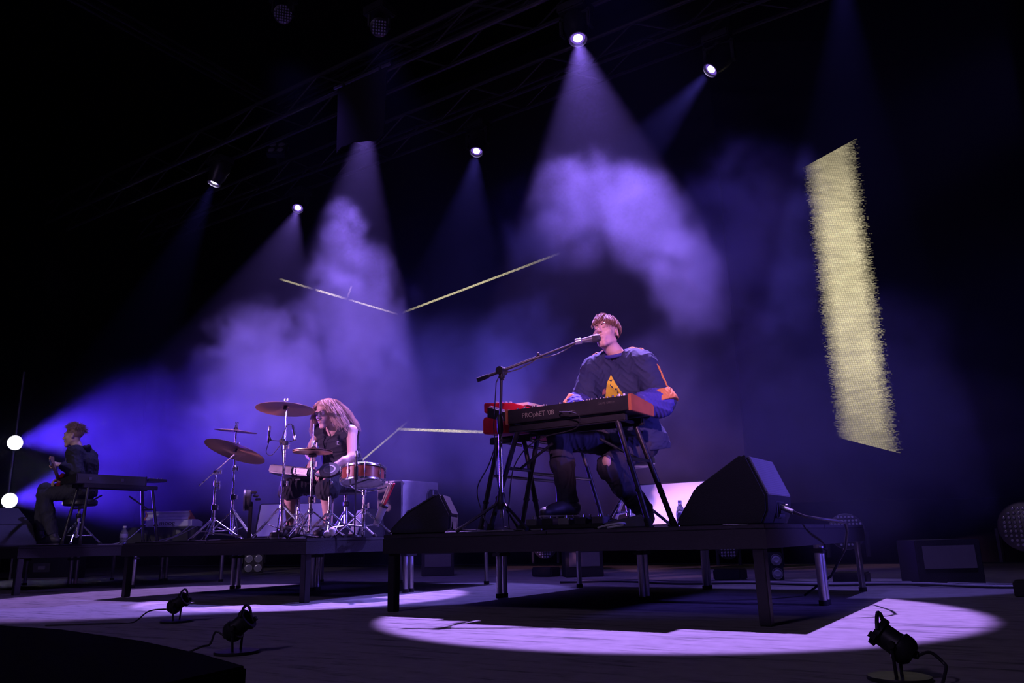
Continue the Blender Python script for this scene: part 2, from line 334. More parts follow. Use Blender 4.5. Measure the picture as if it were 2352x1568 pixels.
# ------------------------------------------------------------------ risers
M_tape = mat('white_tape', (0.55, 0.55, 0.58), 0.6)
def riser(label, x0, x1, y0, y1, mids, tapes=()):
    t = thing('stage_riser', label, 'riser', ((x0+x1)/2, (y0+y1)/2, 0))
    W, D = x1-x0, y1-y0
    for i in range(2):
        for j in range(2):
            p = MB().box(((i-0.5)*W/2, (j-0.5)*D/2, RZ-0.011), (W/2-0.004, D/2-0.004, 0.022)).build('deck_panel', M_carpet, t, bevel=0.003)
    fr = MB()
    for s in (-1, 1):
        fr.box((0, s*(D/2-0.02), RZ-0.068), (W, 0.04, 0.09)); fr.box((s*(W/2-0.02), 0, RZ-0.068), (0.04, D-0.08, 0.09))
    fr.box((0, 0, RZ-0.068), (0.06, D-0.08, 0.09)); fr.box((0, 0, RZ-0.068), (W-0.08, 0.06, 0.09))
    fr.build('frame', M_paint, t)
    for i in (-1, 0, 1):
        for j in (-1, 0, 1):
            if i == 0 and j == -1: continue
            x, y = i*(W/2-0.05), j*(D/2-0.05)
            if j == -1 and i != 0:
                MB().box((x, y, (RZ-0.113)/2), (0.055, 0.055, RZ-0.113)).build('leg', M_black, t, bevel=0.004)
            else:
                offs = (0,) if (i and j == 1) else (-0.035, 0.035)
                for k in offs:
                    lg = MB().cyl((x, y+k, 0), (x, y+k, RZ-0.113), 0.022, n=12).build('leg', M_alu, t)
                    MB().cyl((x, y+k, 0), (x, y+k, 0.03), 0.027, n=12).build('foot', M_rubber, lg)
                if len(offs) == 2: MB().box((x, y, RZ-0.15), (0.07, 0.14, 0.025)).build('clamp', M_black, t, bevel=0.004)
    for (x, y, l, d) in tapes:
        MB().box((x-(x0+x1)/2, y-(y0+y1)/2, RZ+0.001), (l, d, 0.002)).build('tape_strip', M_tape, t)
    return t
riser('black square riser carrying the singer and his keyboards', -3.47, -1.08, 3.80, 6.30, 0, [(-1.22, 3.805, 0.12, 0.02)])
riser('black riser carrying the drum kit in the middle', -6.92, -4.545, 4.15, 6.57, 0, [(-4.62, 4.155, 0.10, 0.02)])
riser('black riser at far left carrying the guitarist', -10.8, -8.37, 3.96, 6.40, 0, [(-8.375, 5.0, 0.02, 0.5)])

# ------------------------------------------------------------------ trusses and lamps
M_truss = mat('dull_truss', (0.018, 0.018, 0.02), 0.6, 0.0)
def truss(label, x0, x1, y, z, w=0.34, axis='x'):
    t = thing('lighting_truss', label, 'truss', (x0, y, z)); Ln = x1-x0
    P = (lambda a, b, c: (a, b, c)) if axis == 'x' else (lambda a, b, c: (b, a, c))
    for b in (-1, 1):
        for c in (-1, 1):
            MB().cyl(P(0, b*w/2, c*w/2), P(Ln, b*w/2, c*w/2), 0.024, n=8).build('chord', M_truss, t)
    n = int(Ln/0.55); st = Ln/n
    for i in range(n):
        for b in (-1, 1):
            s = 1 if i % 2 else -1
            MB().cyl(P(i*st, b*w/2, s*w/2), P((i+1)*st, b*w/2, -s*w/2), 0.012, n=5, caps=False).build('brace', M_truss, t)
    return t
truss('nearer lighting truss crossing above the risers', -12.5, 1.5, 5.85, 5.62)
truss('rear lighting truss hanging in front of the video screen', -12.5, 1.5, 7.4, 5.85)
M_lens = emit('lamp_lens', (0.80, 0.66, 1.0), 8.0)
M_lensrim = emit('lens_rim', (0.32, 0.16, 1.0), 0.55)
M_lensoff = mat('dark_lens', (0.25, 0.25, 0.32), 0.15, 0.0, coat=0.5)
def moving_head(label, pos, target, watts, half, color, zt, blend=0.15):
    """pos = centre of the lens; the head points at target and hangs in a yoke below the truss at height zt"""
    pos = Vector(pos); d = (Vector(target)-pos).normalized(); hc = pos - d*0.20
    base = Vector((hc.x, hc.y, zt))
    t = thing('moving_head_lamp', label, 'stage light', base, group='moving head lamps on the trusses')
    q = d.to_track_quat('Z', 'Y').to_matrix().to_4x4(); q.translation = hc - base
    MB().box((0, 0, -0.05), (0.30, 0.24, 0.10)).build('base', M_plastic, t, bevel=0.015)
    MB().cyl((0, 0, -0.10), (0, 0, -0.14), 0.06, n=14).build('swivel', M_plastic, t)
    for s in (-1, 1):
        MB().box((s*0.15, 0, (hc.z-base.z-0.12)/2-0.02), (0.035, 0.09, abs(hc.z-base.z+0.12)+0.08)).build('yoke_arm', M_plastic, t, bevel=0.008)
    MB().box((0, 0, -0.135), (0.33, 0.09, 0.03)).build('yoke_bridge', M_plastic, t, bevel=0.006)
    hd = MB().lathe([(0.07, -0.20), (0.115, -0.15), (0.125, -0.02), (0.105, 0.10), (0.085, 0.15), (0.085, 0.19), (0.078, 0.19), (0.074, 0.155), (0.0, 0.155)], 20, q).build('head', M_plastic, t)
    MB().lathe([(0.080, 0.187), (0.088, 0.187), (0.088, 0.197), (0.080, 0.197)], 24, q, closed=True).build('lens_ring', M_alu, hd)
    MB().lathe([(0.0, 0.172), (0.045, 0.170), (0.072, 0.164), (0.072, 0.160), (0.0, 0.160)], 20, q).build('lens', M_lensrim if watts else M_lensoff, hd)
    if watts: MB().lathe([(0.0, 0.180), (0.028, 0.178), (0.044, 0.173), (0.044, 0.169), (0.0, 0.169)], 18, q).build('lamp_core', M_lens, hd)
    if watts:
        sp = spot('lamp_beam', pos + d*0.03, target, watts, color, half, blend, 0.045); return t
    return t
VIO = (0.24, 0.17, 1.0); WVIO = (0.46, 0.25, 1.0)
moving_head('lit lamp highest in the picture, beam aimed down at the singer', (-2.97, 5.85, 5.0), (-2.15, 4.75, 0.9), 5400, 17.0, WVIO, 5.43, 0.07)
moving_head('lit lamp on rear truss at right, beam slanting left toward the drums', (-2.21, 7.4, 5.21), (-4.9, 4.7, 0.7), 2200, 11.0, VIO, 5.65)
moving_head('lit lamp on rear truss in the middle with a short straight beam', (-5.28, 7.4, 5.20), (-4.6, 5.6, 0.4), 1300, 14.0, VIO, 5.65)
moving_head('lit lamp on rear truss left of the drummer', (-8.58, 7.4, 5.29), (-6.9, 5.0, 0.9), 2600, 15.0, WVIO, 5.65)
moving_head('lit lamp above the drummer hidden behind a dark cloth', (-5.68, 5.85, 5.14), (-5.2, 4.95, 1.1), 4800, 14.0, WVIO, 5.43)
moving_head('small lit lamp at the left end of the nearer truss', (-8.44, 5.85, 5.05), (-9.3, 4.9, 1.0), 500, 12.0, VIO, 5.43)
moving_head('lamp at the right end of the nearer truss above the picture', (-0.62, 5.85, 4.75), (-1.2, 6.6, 0.6), 480, 14.0, VIO, 5.43)
# ------------------------------------------------------------------ keyboards and stands on the singer's riser
M_txt = mat('pale_print', (0.20, 0.20, 0.15), 0.5)
M_keys = mat('ivory_keys', (0.75, 0.74, 0.7), 0.35)
t = thing('synthesizer', "long black synthesizer with reddish wooden end cheeks in front of the singer", 'keyboard', (-2.235, 4.0, 1.10))
MB().prism([(0.0, 0.004), (0.0, 0.088), (0.16, 0.075), (0.17, 0.055), (0.31, 0.045), (0.31, 0.004)], lambda a, b, h: (h, a, b), -0.405, 0.405).build('body', M_plastic, t, bevel=0.003)
for s in (-1, 1):
    MB().prism([(-0.004, 0.0), (-0.004, 0.094), (0.02, 0.098), (0.30, 0.072), (0.315, 0.06), (0.315, 0.0)], lambda a, b, h: (h, a, b), s*0.406, s*0.425).build('wooden_cheek', M_wood, t, bevel=0.002)
for i in range(34):
    MB().box((-0.33+i*0.0205, 0.245, 0.055), (0.0195, 0.13, 0.012)).build('white_key', M_keys, t)
kn = MB().cyl((0, 0, 0), (0, 0, 0.016), 0.008, 0.0065, n=10).mesh('knob', M_steel)
for x in [-0.36,-0.325,-0.295,-0.24,-0.215,-0.16,-0.15,-0.05,0.0,0.04,0.10,0.125,0.145,0.165,0.185,0.21,0.235,0.26,0.30,0.32,0.345]:
    link('knob', kn, t, (x, 0.022+0.03*((x*37) % 1), 0.085))
for x, y in [(0.33, 0.05), (0.355, 0.06)]: MB().cyl((x, y, 0.08), (x, y, 0.11), 0.007, n=8).build('pitch_wheel', M_white, t)
me = text_mesh("PROphET '08", 0.042, M_txt, 0.0006, 0.98); o = link('lettering', me, t, (-0.19, -0.0015, 0.042)); o.rotation_euler = (R(90), 0, 0)
me = text_mesh("DAVE SMITH", 0.018, mat('dim_print', (0.07, 0.07, 0.06), 0.5), 0.0006, 1.1); o = link('maker_lettering', me, t, (0.27, -0.0015, 0.058)); o.rotation_euler = (R(90), 0, 0)
for x in (-0.02, 0.05): MB().cyl((x, -0.0, 0.035), (x, -0.03, 0.033), 0.005, n=8).build('jack_plug', M_chrome, t)

def frame_stand(name, label, P0, feet, tops, rails_z, braces=True):
    """feet/tops: two end frames, each (front, rear) points in world space"""
    t = thing(name, label, 'stand', P0); o = Vector(P0)
    for (ff, fr), (tf, tr) in zip(feet, tops):
        for a, b in ((ff, tf), (fr, tr)):
            lg = MB().cyl(Vector(a)-o, Vector(b)-o, 0.0165, n=10).build('leg', M_black, t)
            MB().cyl(Vector(a)-o, Vector(a)-o+(Vector(b)-Vector(a)).normalized()*0.05, 0.021, n=10).build('rubber_foot', M_rubber, lg)
            k = Vector(a).lerp(Vector(b), 0.33)-o
            MB().cyl(k+Vector((0.0, -0.02, 0)), k+Vector((0, 0.02, 0)), 0.012, n=8).build('knob', M_rubber, lg)
        for q in (0.62, 0.995):
            MB().cyl(Vector(ff).lerp(Vector(tf), q)-o, Vector(fr).lerp(Vector(tr), q)-o, 0.011, n=8).build('rung', M_black, t)
        if braces:
            m = (Vector(ff).lerp(Vector(tf), 0.62)+Vector(fr).lerp(Vector(tr), 0.62))/2-o
            c = (Vector(tops[0][0])+Vector(tops[1][0])+Vector(tops[0][1])+Vector(tops[1][1]))/4-o
            MB().cyl(m, m.lerp(Vector((c.x, c.y, c.z)), 0.6), 0.009, n=8).build('brace', M_black, t)
    for i in (0, 1):
        a, b = Vector(tops[0][i])-o, Vector(tops[1][i])-o; d = (b-a).normalized()
        m = (a+b)/2; M_ = Matrix.Translation(m) @ Matrix.Rotation(math.atan2(d.y, d.x), 4, 'Z')
        MB().box((0, 0, 0), ((b-a).length+0.12, 0.04, 0.045), M_).build('rail', M_black, t, bevel=0.006)
    return t
frame_stand('keyboard_stand', 'black splayed leg stand under the long synthesizer', (-2.27, 4.2, RZ),
    [((-2.83, 4.05, RZ), (-2.80, 4.36, RZ)), ((-1.77, 4.05, RZ), (-1.75, 4.36, RZ))], [((-2.60, 4.05, 1.075), (-2.60, 4.29, 1.075)), ((-1.93, 4.05, 1.075), (-1.93, 4.29, 1.075))], 1.07)
frame_stand('keyboard_stand', 'black stand at left under the two red keyboards', (-2.87, 4.75, RZ),
    [((-3.10, 4.33, RZ), (-3.02, 5.25, RZ)), ((-2.68, 4.42, RZ), (-2.66, 5.30, RZ))], [((-2.96, 4.36, 1.06), (-3.0, 5.2, 1.06)), ((-2.76, 4.36, 1.06), (-2.78, 5.2, 1.06))], 1.06, False)
def red_keyboard(label, loc, poly, length, n):
    t = thing('stage_keyboard', label, 'keyboard', loc)
    MB().prism(poly, lambda a, b, h: (a, h, b), 0.018, length-0.018).build('body', M_red, t, bevel=0.003)
    cheek = [(a, b-(0.001 if b < 0.03 else -0.002)) for a, b in poly]
    for y in (0.0, length-0.018): MB().prism(cheek, lambda a, b, h: (a, h, b), y, y+0.018).build('end_cheek', M_red, t, bevel=0.006)
    for i in range(8): link('knob', kn, t, (-0.28+0.025*(i % 4), 0.05+i*0.1, poly[1][1]-0.008))
    MB().box((-0.10, length/2, 0.065), (0.13, length*0.9, 0.02)).build('keybed', M_keys, t)
    for i in range(4): MB().box((-0.26+i*0.035, 0.02, poly[1][1]-0.004-i*0.004), (0.012, 0.02, 0.012)).build('button', M_white, t)
    return t
red_keyboard('upper red keyboard seen end on beside the microphone pole', (-2.66, 4.28, 1.215), [(-0.36, 0.03), (-0.36, 0.096), (-0.13, 0.072), (-0.02, 0.035), (-0.02, 0.0)], 0.90, 6)
red_keyboard('lower red keyboard with rounded end under the upper one', (-2.67, 4.28, 1.085), [(-0.36, 0.02), (-0.36, 0.115), (-0.345, 0.13), (-0.11, 0.105), (-0.02, 0.06), (-0.02, 0.0)], 1.10, 6)
t = thing('drum_machine', 'small black box with white buttons beside the end of the synthesizer', 'drum machine', (-2.775, 4.20, 1.13))
MB().prism([(-0.085, 0.045), (-0.085, 0.115), (0.085, 0.055), (0.085, 0.0)], lambda a, b, h: (a, h, b), -0.11, 0.02).build('body', M_plastic, t, bevel=0.004)
for i in range(7): MB().box((-0.07+i*0.022, -0.08, 0.118-i*0.0078), (0.015, 0.03, 0.006)).build('button', M_white, t)
MB().cyl((0.06, -0.03, 0.03), (0.16, -0.08, -0.05), 0.008, n=8).build('mounting_arm', M_black, t)

# ------------------------------------------------------------------ microphone stand
bs_ = Vector((-2.68, 3.97, RZ)); t = thing('microphone_stand', 'tall black tripod boom stand reaching up to the singer', 'mic stand', bs_)
for a in (100, 215, 335):
    d = Vector((math.cos(R(a)), math.sin(R(a)), 0))
    lg = MB().cyl(d*0.02+Vector((0, 0, 0.17)), d*0.27+Vector((0, 0, 0.012)), 0.009, n=8).build('leg', M_black, t)
    MB().cyl(d*0.24+Vector((0, 0, 0.03)), d*0.275+Vector((0, 0, 0.008)), 0.013, n=8).build('rubber_foot', M_rubber, lg)
MB().lathe([(0.028, 0.13), (0.032, 0.16), (0.026, 0.20), (0.018, 0.23)], 14).build('hub', M_black, t)
MB().cyl((0, 0, 0.08), (0, 0, 0.62), 0.012, n=12).build('lower_tube', M_chrome, t)
MB().lathe([(0.012, 0.58), (0.02, 0.6), (0.02, 0.68), (0.012, 0.7)], 14).build('height_clutch', M_black, t)
ct = Vector((-2.66, 3.97, 1.435))-bs_
MB().cyl((0, 0, 0.62), ct, 0.009, n=10).build('upper_tube', M_black, t)
bd = (Vector((-2.24, 4.26, 1.622))-Vector((-2.66, 3.97, 1.435))).normalized()
MB().cyl(ct-Vector((0, 0.03, 0.0)), ct+Vector((0, 0.03, 0)), 0.026, n=16).build('boom_clamp', M_black, t)
MB().lathe([(0.012, -0.06), (0.02, -0.045), (0.02, -0.01), (0.012, 0.0)], 12, Matrix.Translation(ct)).build('swivel', M_black, t)
MB().cyl(ct-bd*0.155, ct+bd*0.27, 0.0105, n=10).build('boom_outer', M_black, t)
MB().cyl(ct+bd*0.25, ct+bd*0.50, 0.007, n=10).build('boom_inner', M_black, t)
MB().cyl(ct-bd*0.165, ct-bd*0.09, 0.015, n=12).build('counterweight', M_rubber, t)
MB().ell(tuple(ct+bd*0.245+Vector((0, 0, 0.018))), (0.011, 0.011, 0.013)).build('boom_knob', M_black, t)
MB().cyl(ct+Vector((0.02, -0.02, -0.02)), ct+Vector((0.035, -0.03, -0.06)), 0.004, n=6).build('lever', M_chrome, t)
mp_ = Vector((-2.255, 4.25, 1.617)); md = Vector((0.80, 0.42, 0.12)).normalized(); q = md.to_track_quat('Z', 'Y').to_matrix().to_4x4()
t = thing('microphone', 'dark vocal microphone held at the mouth of the singer', 'microphone', mp_)
MB().lathe([(0.009, -0.03), (0.0125, -0.02), (0.0125, 0.0), (0.016, 0.03), (0.021, 0.075), (0.022, 0.082)], 18, q).build('barrel', mat('mic_grey', (0.14, 0.14, 0.16), 0.4, 0.5), t)
MB().lathe([(0.022, 0.082), (0.026, 0.088), (0.0265, 0.118), (0.022, 0.132), (0.008, 0.137), (0.0, 0.137)], 18, q).build('grille', mat('mic_grille', (0.06, 0.06, 0.07), 0.4, 0.6, bump=0.4, scale=900), t)
MB().lathe([(0.016, -0.028), (0.02, -0.024), (0.02, 0.012), (0.016, 0.016)], 14, q).build('clip', M_alu, t)
pts = [mp_-md*0.03]
for k in range(9):
    f = k/8; p = Vector((-2.28, 4.235, 1.60)).lerp(Vector((-2.66, 3.955, 1.42)), f); pts.append(p-Vector((0, 0, 0.022*abs(math.sin(f*math.pi*2)))))
pts += [Vector((-2.69, 3.95, 1.36)), Vector((-2.71, 3.945, 1.1)), Vector((-2.70, 3.95, 0.8)), Vector((-2.665, 3.95, 0.62)), Vector((-2.64, 3.93, 0.49)), Vector((-2.55, 3.9, RZ+0.008)), Vector((-2.4, 3.95, RZ+0.006))]
tag(MB().tube(pts, 0.0035, 6).build('microphone_cable', M_cable), 'thin black cable looped along the boom and down the microphone stand', 'cable')

# ------------------------------------------------------------------ floor monitors
M_grl = grille_mat('black_grille', (0.05, 0.05, 0.06), (0.006, 0.006, 0.007), 0.008, 0.5, 0.3)
M_grl_l = grille_mat('steel_grille', (0.80, 0.78, 0.80), (0.10, 0.10, 0.11), 0.012, 0.45, 0.1)
def monitor(label, loc, rz, poly, width, grille_seg, gm, logo=False, group=None):
    """poly in (x,z) is the cheek profile; grille_seg = index of the edge that carries the grille"""
    t = thing('floor_monitor', label, 'monitor speaker', loc, rz, group)
    MB().prism(poly, lambda a, b, h: (a, h, b), 0.0, width).build('cabinet', M_paint, t, bevel=0.012)
    (a0, b0), (a1, b1) = poly[grille_seg], poly[grille_seg+1]
    d = Vector((a1-a0, 0, b1-b0)); L_ = d.length; d.normalize(); n = Vector((-d.z, 0, d.x))
    M_ = Matrix((d, Vector((0, 1, 0)), n)).transposed().to_4x4(); M_.translation = Vector((a0, 0, b0))+d*(L_/2)+Vector((0, width/2, 0))
    o = MB().box((0, 0, 0), (L_*0.93, width*0.94, 0.012)).build('grille', gm, t, bevel=0.003); o.matrix_local = M_
    return t, M_, L_
prof = [(-0.26, 0.0), (-0.26, 0.035), (-0.15, 0.20), (0.135, 0.375), (0.165, 0.37), (0.255, 0.15), (0.25, 0.07), (0.215, 0.0)]
t, M_, L_ = monitor('large black wedge monitor at right end of the riser with a cable plugged in', (-1.445, 4.28, RZ), 0, prof, 0.49, 2, M_grl)
# perforated rear panel, connector recess and plug
(a0, b0), (a1, b1) = prof[4], prof[5]; d = Vector((a1-a0, 0, b1-b0)); Lr = d.length; d.normalize(); n = Vector((-d.z, 0, d.x))
Mr = Matrix((d, Vector((0, 1, 0)), n)).transposed().to_4x4(); Mr.translation = Vector((a0, 0.245, b0))+d*(Lr*0.5)
o = MB().box((0, 0, 0.002), (Lr*0.94, 0.45, 0.012)).build('rear_grille', grille_mat('rear_grille', (0.32, 0.30, 0.34), (0.03, 0.03, 0.035), 0.012), t, bevel=0.003); o.matrix_local = Mr
MB().box((0.240, 0.245, 0.085), (0.03, 0.16, 0.09)).build('connector_plate', M_steel, t, bevel=0.004)
MB().box((0.258, 0.245, 0.09), (0.006, 0.11, 0.06)).build('recess', M_rubber, t)
MB().cyl((0.25, 0.22, 0.10), (0.33, 0.205, 0.065), 0.014, n=10).build('plug', M_alu, t)
MB().cyl((0.25, 0.26, 0.10), (0.29, 0.262, 0.10), 0.012, n=10).build('plug', M_steel, t)
pts = [(-1.115, 4.485, 0.525), (-1.06, 4.50, 0.50), (-0.99, 4.55, 0.485), (-0.93, 4.62, 0.475), (-0.90, 4.72, 0.46), (-0.93, 4.9, 0.42), (-1.0, 5.15, 0.32), (-1.15, 5.4, 0.15), (-1.4, 5.7, 0.008)]
tag(MB().tube(pts, 0.008, 8).build('speaker_cable', M_cable), 'thick black cable running off the large wedge monitor over the riser edge', 'cable')
prof2 = [(0.0, 0.0), (0.0, 0.03), (0.10, 0.13), (0.30, 0.245), (0.33, 0.245), (0.395, 0.115), (0.39, 0.04), (0.375, 0.0)]
t, M_, L_ = monitor('smaller black wedge monitor at the left front corner of the singer riser', (-3.45, 3.835, RZ), R(28), prof2, 0.30, 2, M_grl)
MB().box((0.392, 0.13, 0.05), (0.01, 0.12, 0.05)).build('handle_recess', M_rubber, t)
(a0, b0), (a1, b1) = prof2[4], prof2[5]; d = Vector((a1-a0, 0, b1-b0)); Lr = d.length; d.normalize(); n = Vector((-d.z, 0, d.x))
Mr = Matrix((d, Vector((0, 1, 0)), n)).transposed().to_4x4(); Mr.translation = Vector((a0, 0.15, b0))+d*(Lr*0.5)
o = MB().box((0, 0, 0.002), (Lr*0.94, 0.27, 0.01)).build('rear_grille', M_grl, t, bevel=0.003); o.matrix_local = Mr
prof3 = [(0.0, 0.0), (0.0, 0.03), (0.15, 0.37), (0.36, 0.36), (0.40, 0.0)]
monitor('wedge monitor behind the singer with a bright steel grille facing the audience', (-2.06, 5.85, RZ), R(90), prof3, 0.70, 1, M_grl_l)
t, M_, L_ = monitor('wedge monitor behind the drummer with a wide bright steel grille', (-5.98, 5.68, RZ), R(90+33), prof3, 0.70, 1, M_grl_l)
o = MB().lathe([(0.035, 0), (0.045, 0), (0.045, 0.003), (0.035, 0.003)], 20, closed=True).build('badge', M_plastic, t); o.matrix_local = M_ @ Matrix.Translation((-0.10, -0.10, 0.008)) @ Matrix.Diagonal((0.7, 1.2, 1, 1))
monitor('narrow wedge monitor beside the drum stool with a grey grille', (-5.30, 5.45, RZ), R(60), [(0.0, 0.0), (0.0, 0.03), (0.09, 0.27), (0.24, 0.26), (0.28, 0.0)], 0.30, 1, grille_mat('grey_grille', (0.2, 0.2, 0.22), (0.02, 0.02, 0.02), 0.012))
monitor('dark wedge monitor at the left edge in front of the guitarist', (-9.30, 4.44, RZ), R(180), [(-0.3, 0.0), (-0.3, 0.04), (-0.18, 0.22), (0.18, 0.42), (0.22, 0.41), (0.30, 0.2), (0.26, 0.0)], 0.42, 2, M_grl)
# big cabinet behind the drummer
t = thing('speaker_cabinet', 'tall grey speaker cabinet with two curved handles behind the drum riser edge', 'speaker', (-5.18, 6.03, RZ))
MB().box((0, 0, 0.265), (0.32, 0.55, 0.53)).build('cabinet', mat('grey_cabinet_paint', (0.36, 0.34, 0.38), 0.5, 0, 0.35, 9, 0.1), t, bevel=0.008)
MB().box((0, -0.278, 0.265), (0.29, 0.012, 0.49)).build('front_grille', M_grl, t, bevel=0.003)
for y, z in ((0.18, 0.40), (-0.14, 0.19)):
    h = MB().prism([(-0.085, -0.05), (0.085, -0.05), (0.085, 0.01), (0.06, 0.05), (-0.06, 0.05), (-0.085, 0.01)], lambda a, b, c: (c, y+a, z+b), 0.155, 0.166).build('handle_cup', M_rubber, t)
    pts = [(0.168, y-0.09, z-0.055), (0.168, y-0.09, z+0.01), (0.168, y-0.06, z+0.055), (0.168, y+0.06, z+0.055), (0.168, y+0.09, z+0.01), (0.168, y+0.09, z-0.055)]
    MB().tube(pts, 0.007, 6).build('handle_rim', M_steel, h)
    MB().cyl((0.165, y, z-0.05), (0.165, y, z+0.05), 0.012, n=8).build('handle_bar', M_steel, h)
for z in (0.03, 0.50): MB().cyl((0.165, -0.262, z), (0.168, -0.262, z), 0.01, n=8).build('corner_bolt', M_chrome, t)

# ------------------------------------------------------------------ small things on the singer's riser
M_pet = mat('clear_plastic', (0.75, 0.78, 0.9), 0.08, 0, 0.02, trans=0.85)
M_label = mat('bottle_label', (0.35, 0.33, 0.55), 0.5)
def bottle(label, loc, s=1.0, wide=1.0):
    t = thing('water_bottle', label, 'bottle', loc)
    MB().lathe([(r_*s*wide, z*s) for r_, z in [(0.0, 0.0), (0.028, 0.0), (0.031, 0.006), (0.031, 0.05), (0.029, 0.06), (0.031, 0.07), (0.031, 0.12), (0.024, 0.15), (0.013, 0.17), (0.013, 0.188)]], 18).build('bottle_body', M_pet, t)
    MB().lathe([(0.0315*s*wide, 0.075*s), (0.0318*s*wide, 0.076*s), (0.0318*s*wide, 0.115*s), (0.0315*s*wide, 0.116*s)], 18).build('label_band', M_label, t)
    MB().lathe([(0.0, 0.203*s), (0.014*s*wide, 0.203*s), (0.0145*s*wide, 0.183*s), (0.0, 0.183*s)], 14).build('cap', M_white, t)
    return t
bottle('small clear water bottle standing behind the large wedge monitor', (-2.08, 5.3, RZ), 0.95)
bottle('clear water bottle standing on the left riser near the stand legs', (-8.47, 5.09, RZ), 0.98, 1.35)
pb = thing('pedalboard', 'flat black pedalboard lying at the feet of the singer', 'pedalboard', (-2.30, 4.10, RZ))
MB().box((0, 0, 0.018), (0.56, 0.24, 0.022)).build('board', M_plastic, pb, bevel=0.004)
for x in (-0.24, 0.24): MB().box((x, 0, 0.004), (0.04, 0.2, 0.008)).build('foot', M_rubber, pb)
cols = [(0.12, 0.12, 0.13), (0.03, 0.03, 0.035), (0.2, 0.2, 0.21), (0.04, 0.04, 0.05), (0.1, 0.09, 0.12)]
for i, c in enumerate(cols):
    p = thing('effect_pedal', ['grey effect pedal at left end of the pedalboard', 'black effect pedal second from left on the pedalboard', 'light grey effect pedal in the middle of the pedalboard', 'black effect pedal second from right on the pedalboard', 'dark effect pedal at right end of the pedalboard'][i], 'effect pedal', (-2.52+i*0.11, 4.10, RZ+0.0295), group='pedals on the pedalboard')
    MB().box((0, 0, 0.02), (0.075, 0.12, 0.04)).build('case', mat('pedal_paint', c, 0.4, 0.2), p, bevel=0.004)
    for k in (-1, 1): link('knob', kn, p, (k*0.02, 0.03, 0.039))
    MB().cyl((0, -0.03, 0.04), (0, -0.03, 0.056), 0.009, n=10).build('footswitch', M_chrome, p)
    MB().cyl((0.038, 0.01, 0.02), (0.058 if i < 4 else 0.09, 0.01, 0.02), 0.006, n=6).build('jack_plug', M_chrome, p)
ep = thing('volume_pedal', 'grey sloping volume pedal right of the pedalboard', 'effect pedal', (-1.93, 4.08, RZ), R(20))
MB().prism([(-0.12, 0.0), (-0.12, 0.03), (0.10, 0.075), (0.12, 0.06), (0.12, 0.0)], lambda a, b, h: (a, h, b), -0.05, 0.05).build('treadle', M_steel, ep, bevel=0.01)
MB().box((0, 0, 0.005), (0.25, 0.11, 0.01)).build('base', M_plastic, ep, bevel=0.003)
def cable(label, pts, r_=0.004, m=None, cat='cable', group=None):
    # smooth the polyline with Catmull-Rom
    P = [Vector(p) for p in pts]; Q = []
    for i in range(len(P)-1):
        a, b, c, e = P[max(i-1, 0)], P[i], P[i+1], P[min(i+2, len(P)-1)]
        for k in range(6):
            s = k/6; Q.append(0.5*((2*b)+(c-a)*s+(2*a-5*b+4*c-e)*s*s+(3*b-a-3*c+e)*s**3))
    Q.append(P[-1])
    return tag(MB().tube(Q, r_, 6).build('cable', m or M_cable), label, cat, group)
z1 = RZ+0.006
cable('pale loop of cable in front of the pedalboard at right', [(-2.02, 3.93, z1), (-1.93, 3.88, z1+0.012), (-1.86, 3.90, z1+0.02), (-1.88, 3.96, z1+0.012), (-1.98, 3.96, z1)], 0.006, M_white)
cable('grey cable wandering along the front of the singer riser', [(-3.05, 3.9, z1), (-2.9, 3.86, z1), (-2.75, 3.9, z1), (-2.62, 3.87, z1), (-2.5, 3.92, z1), (-2.35, 3.88, z1)], 0.005, M_gcable)
cable('black cable coiled at the base of the microphone stand', [(-3.1, 4.0, z1), (-2.95, 3.92, z1+0.01), (-2.85, 4.05, z1), (-3.0, 4.12, z1+0.012), (-3.12, 4.02, z1+0.006), (-2.98, 3.9, z1+0.016), (-2.8, 3.95, z1)], 0.006)
cable('cable hanging between the two keyboard stands', [(-2.93, 4.32, 1.09), (-2.96, 4.25, 0.9), (-3.02, 4.2, 0.75), (-3.0, 4.2, 0.62), (-2.9, 4.15, 0.5), (-2.8, 4.12, z1)], 0.004)
cable('cable drooping from the back of the long synthesizer', [(-2.255, 3.968, 1.134), (-2.23, 3.945, 1.128), (-2.16, 3.94, 1.118), (-2.12, 3.955, 1.09), (-2.18, 4.0, 1.03), (-2.45, 4.02, 0.99), (-2.62, 4.03, 0.85), (-2.68, 4.05, 0.6), (-2.66, 4.02, z1)], 0.004)
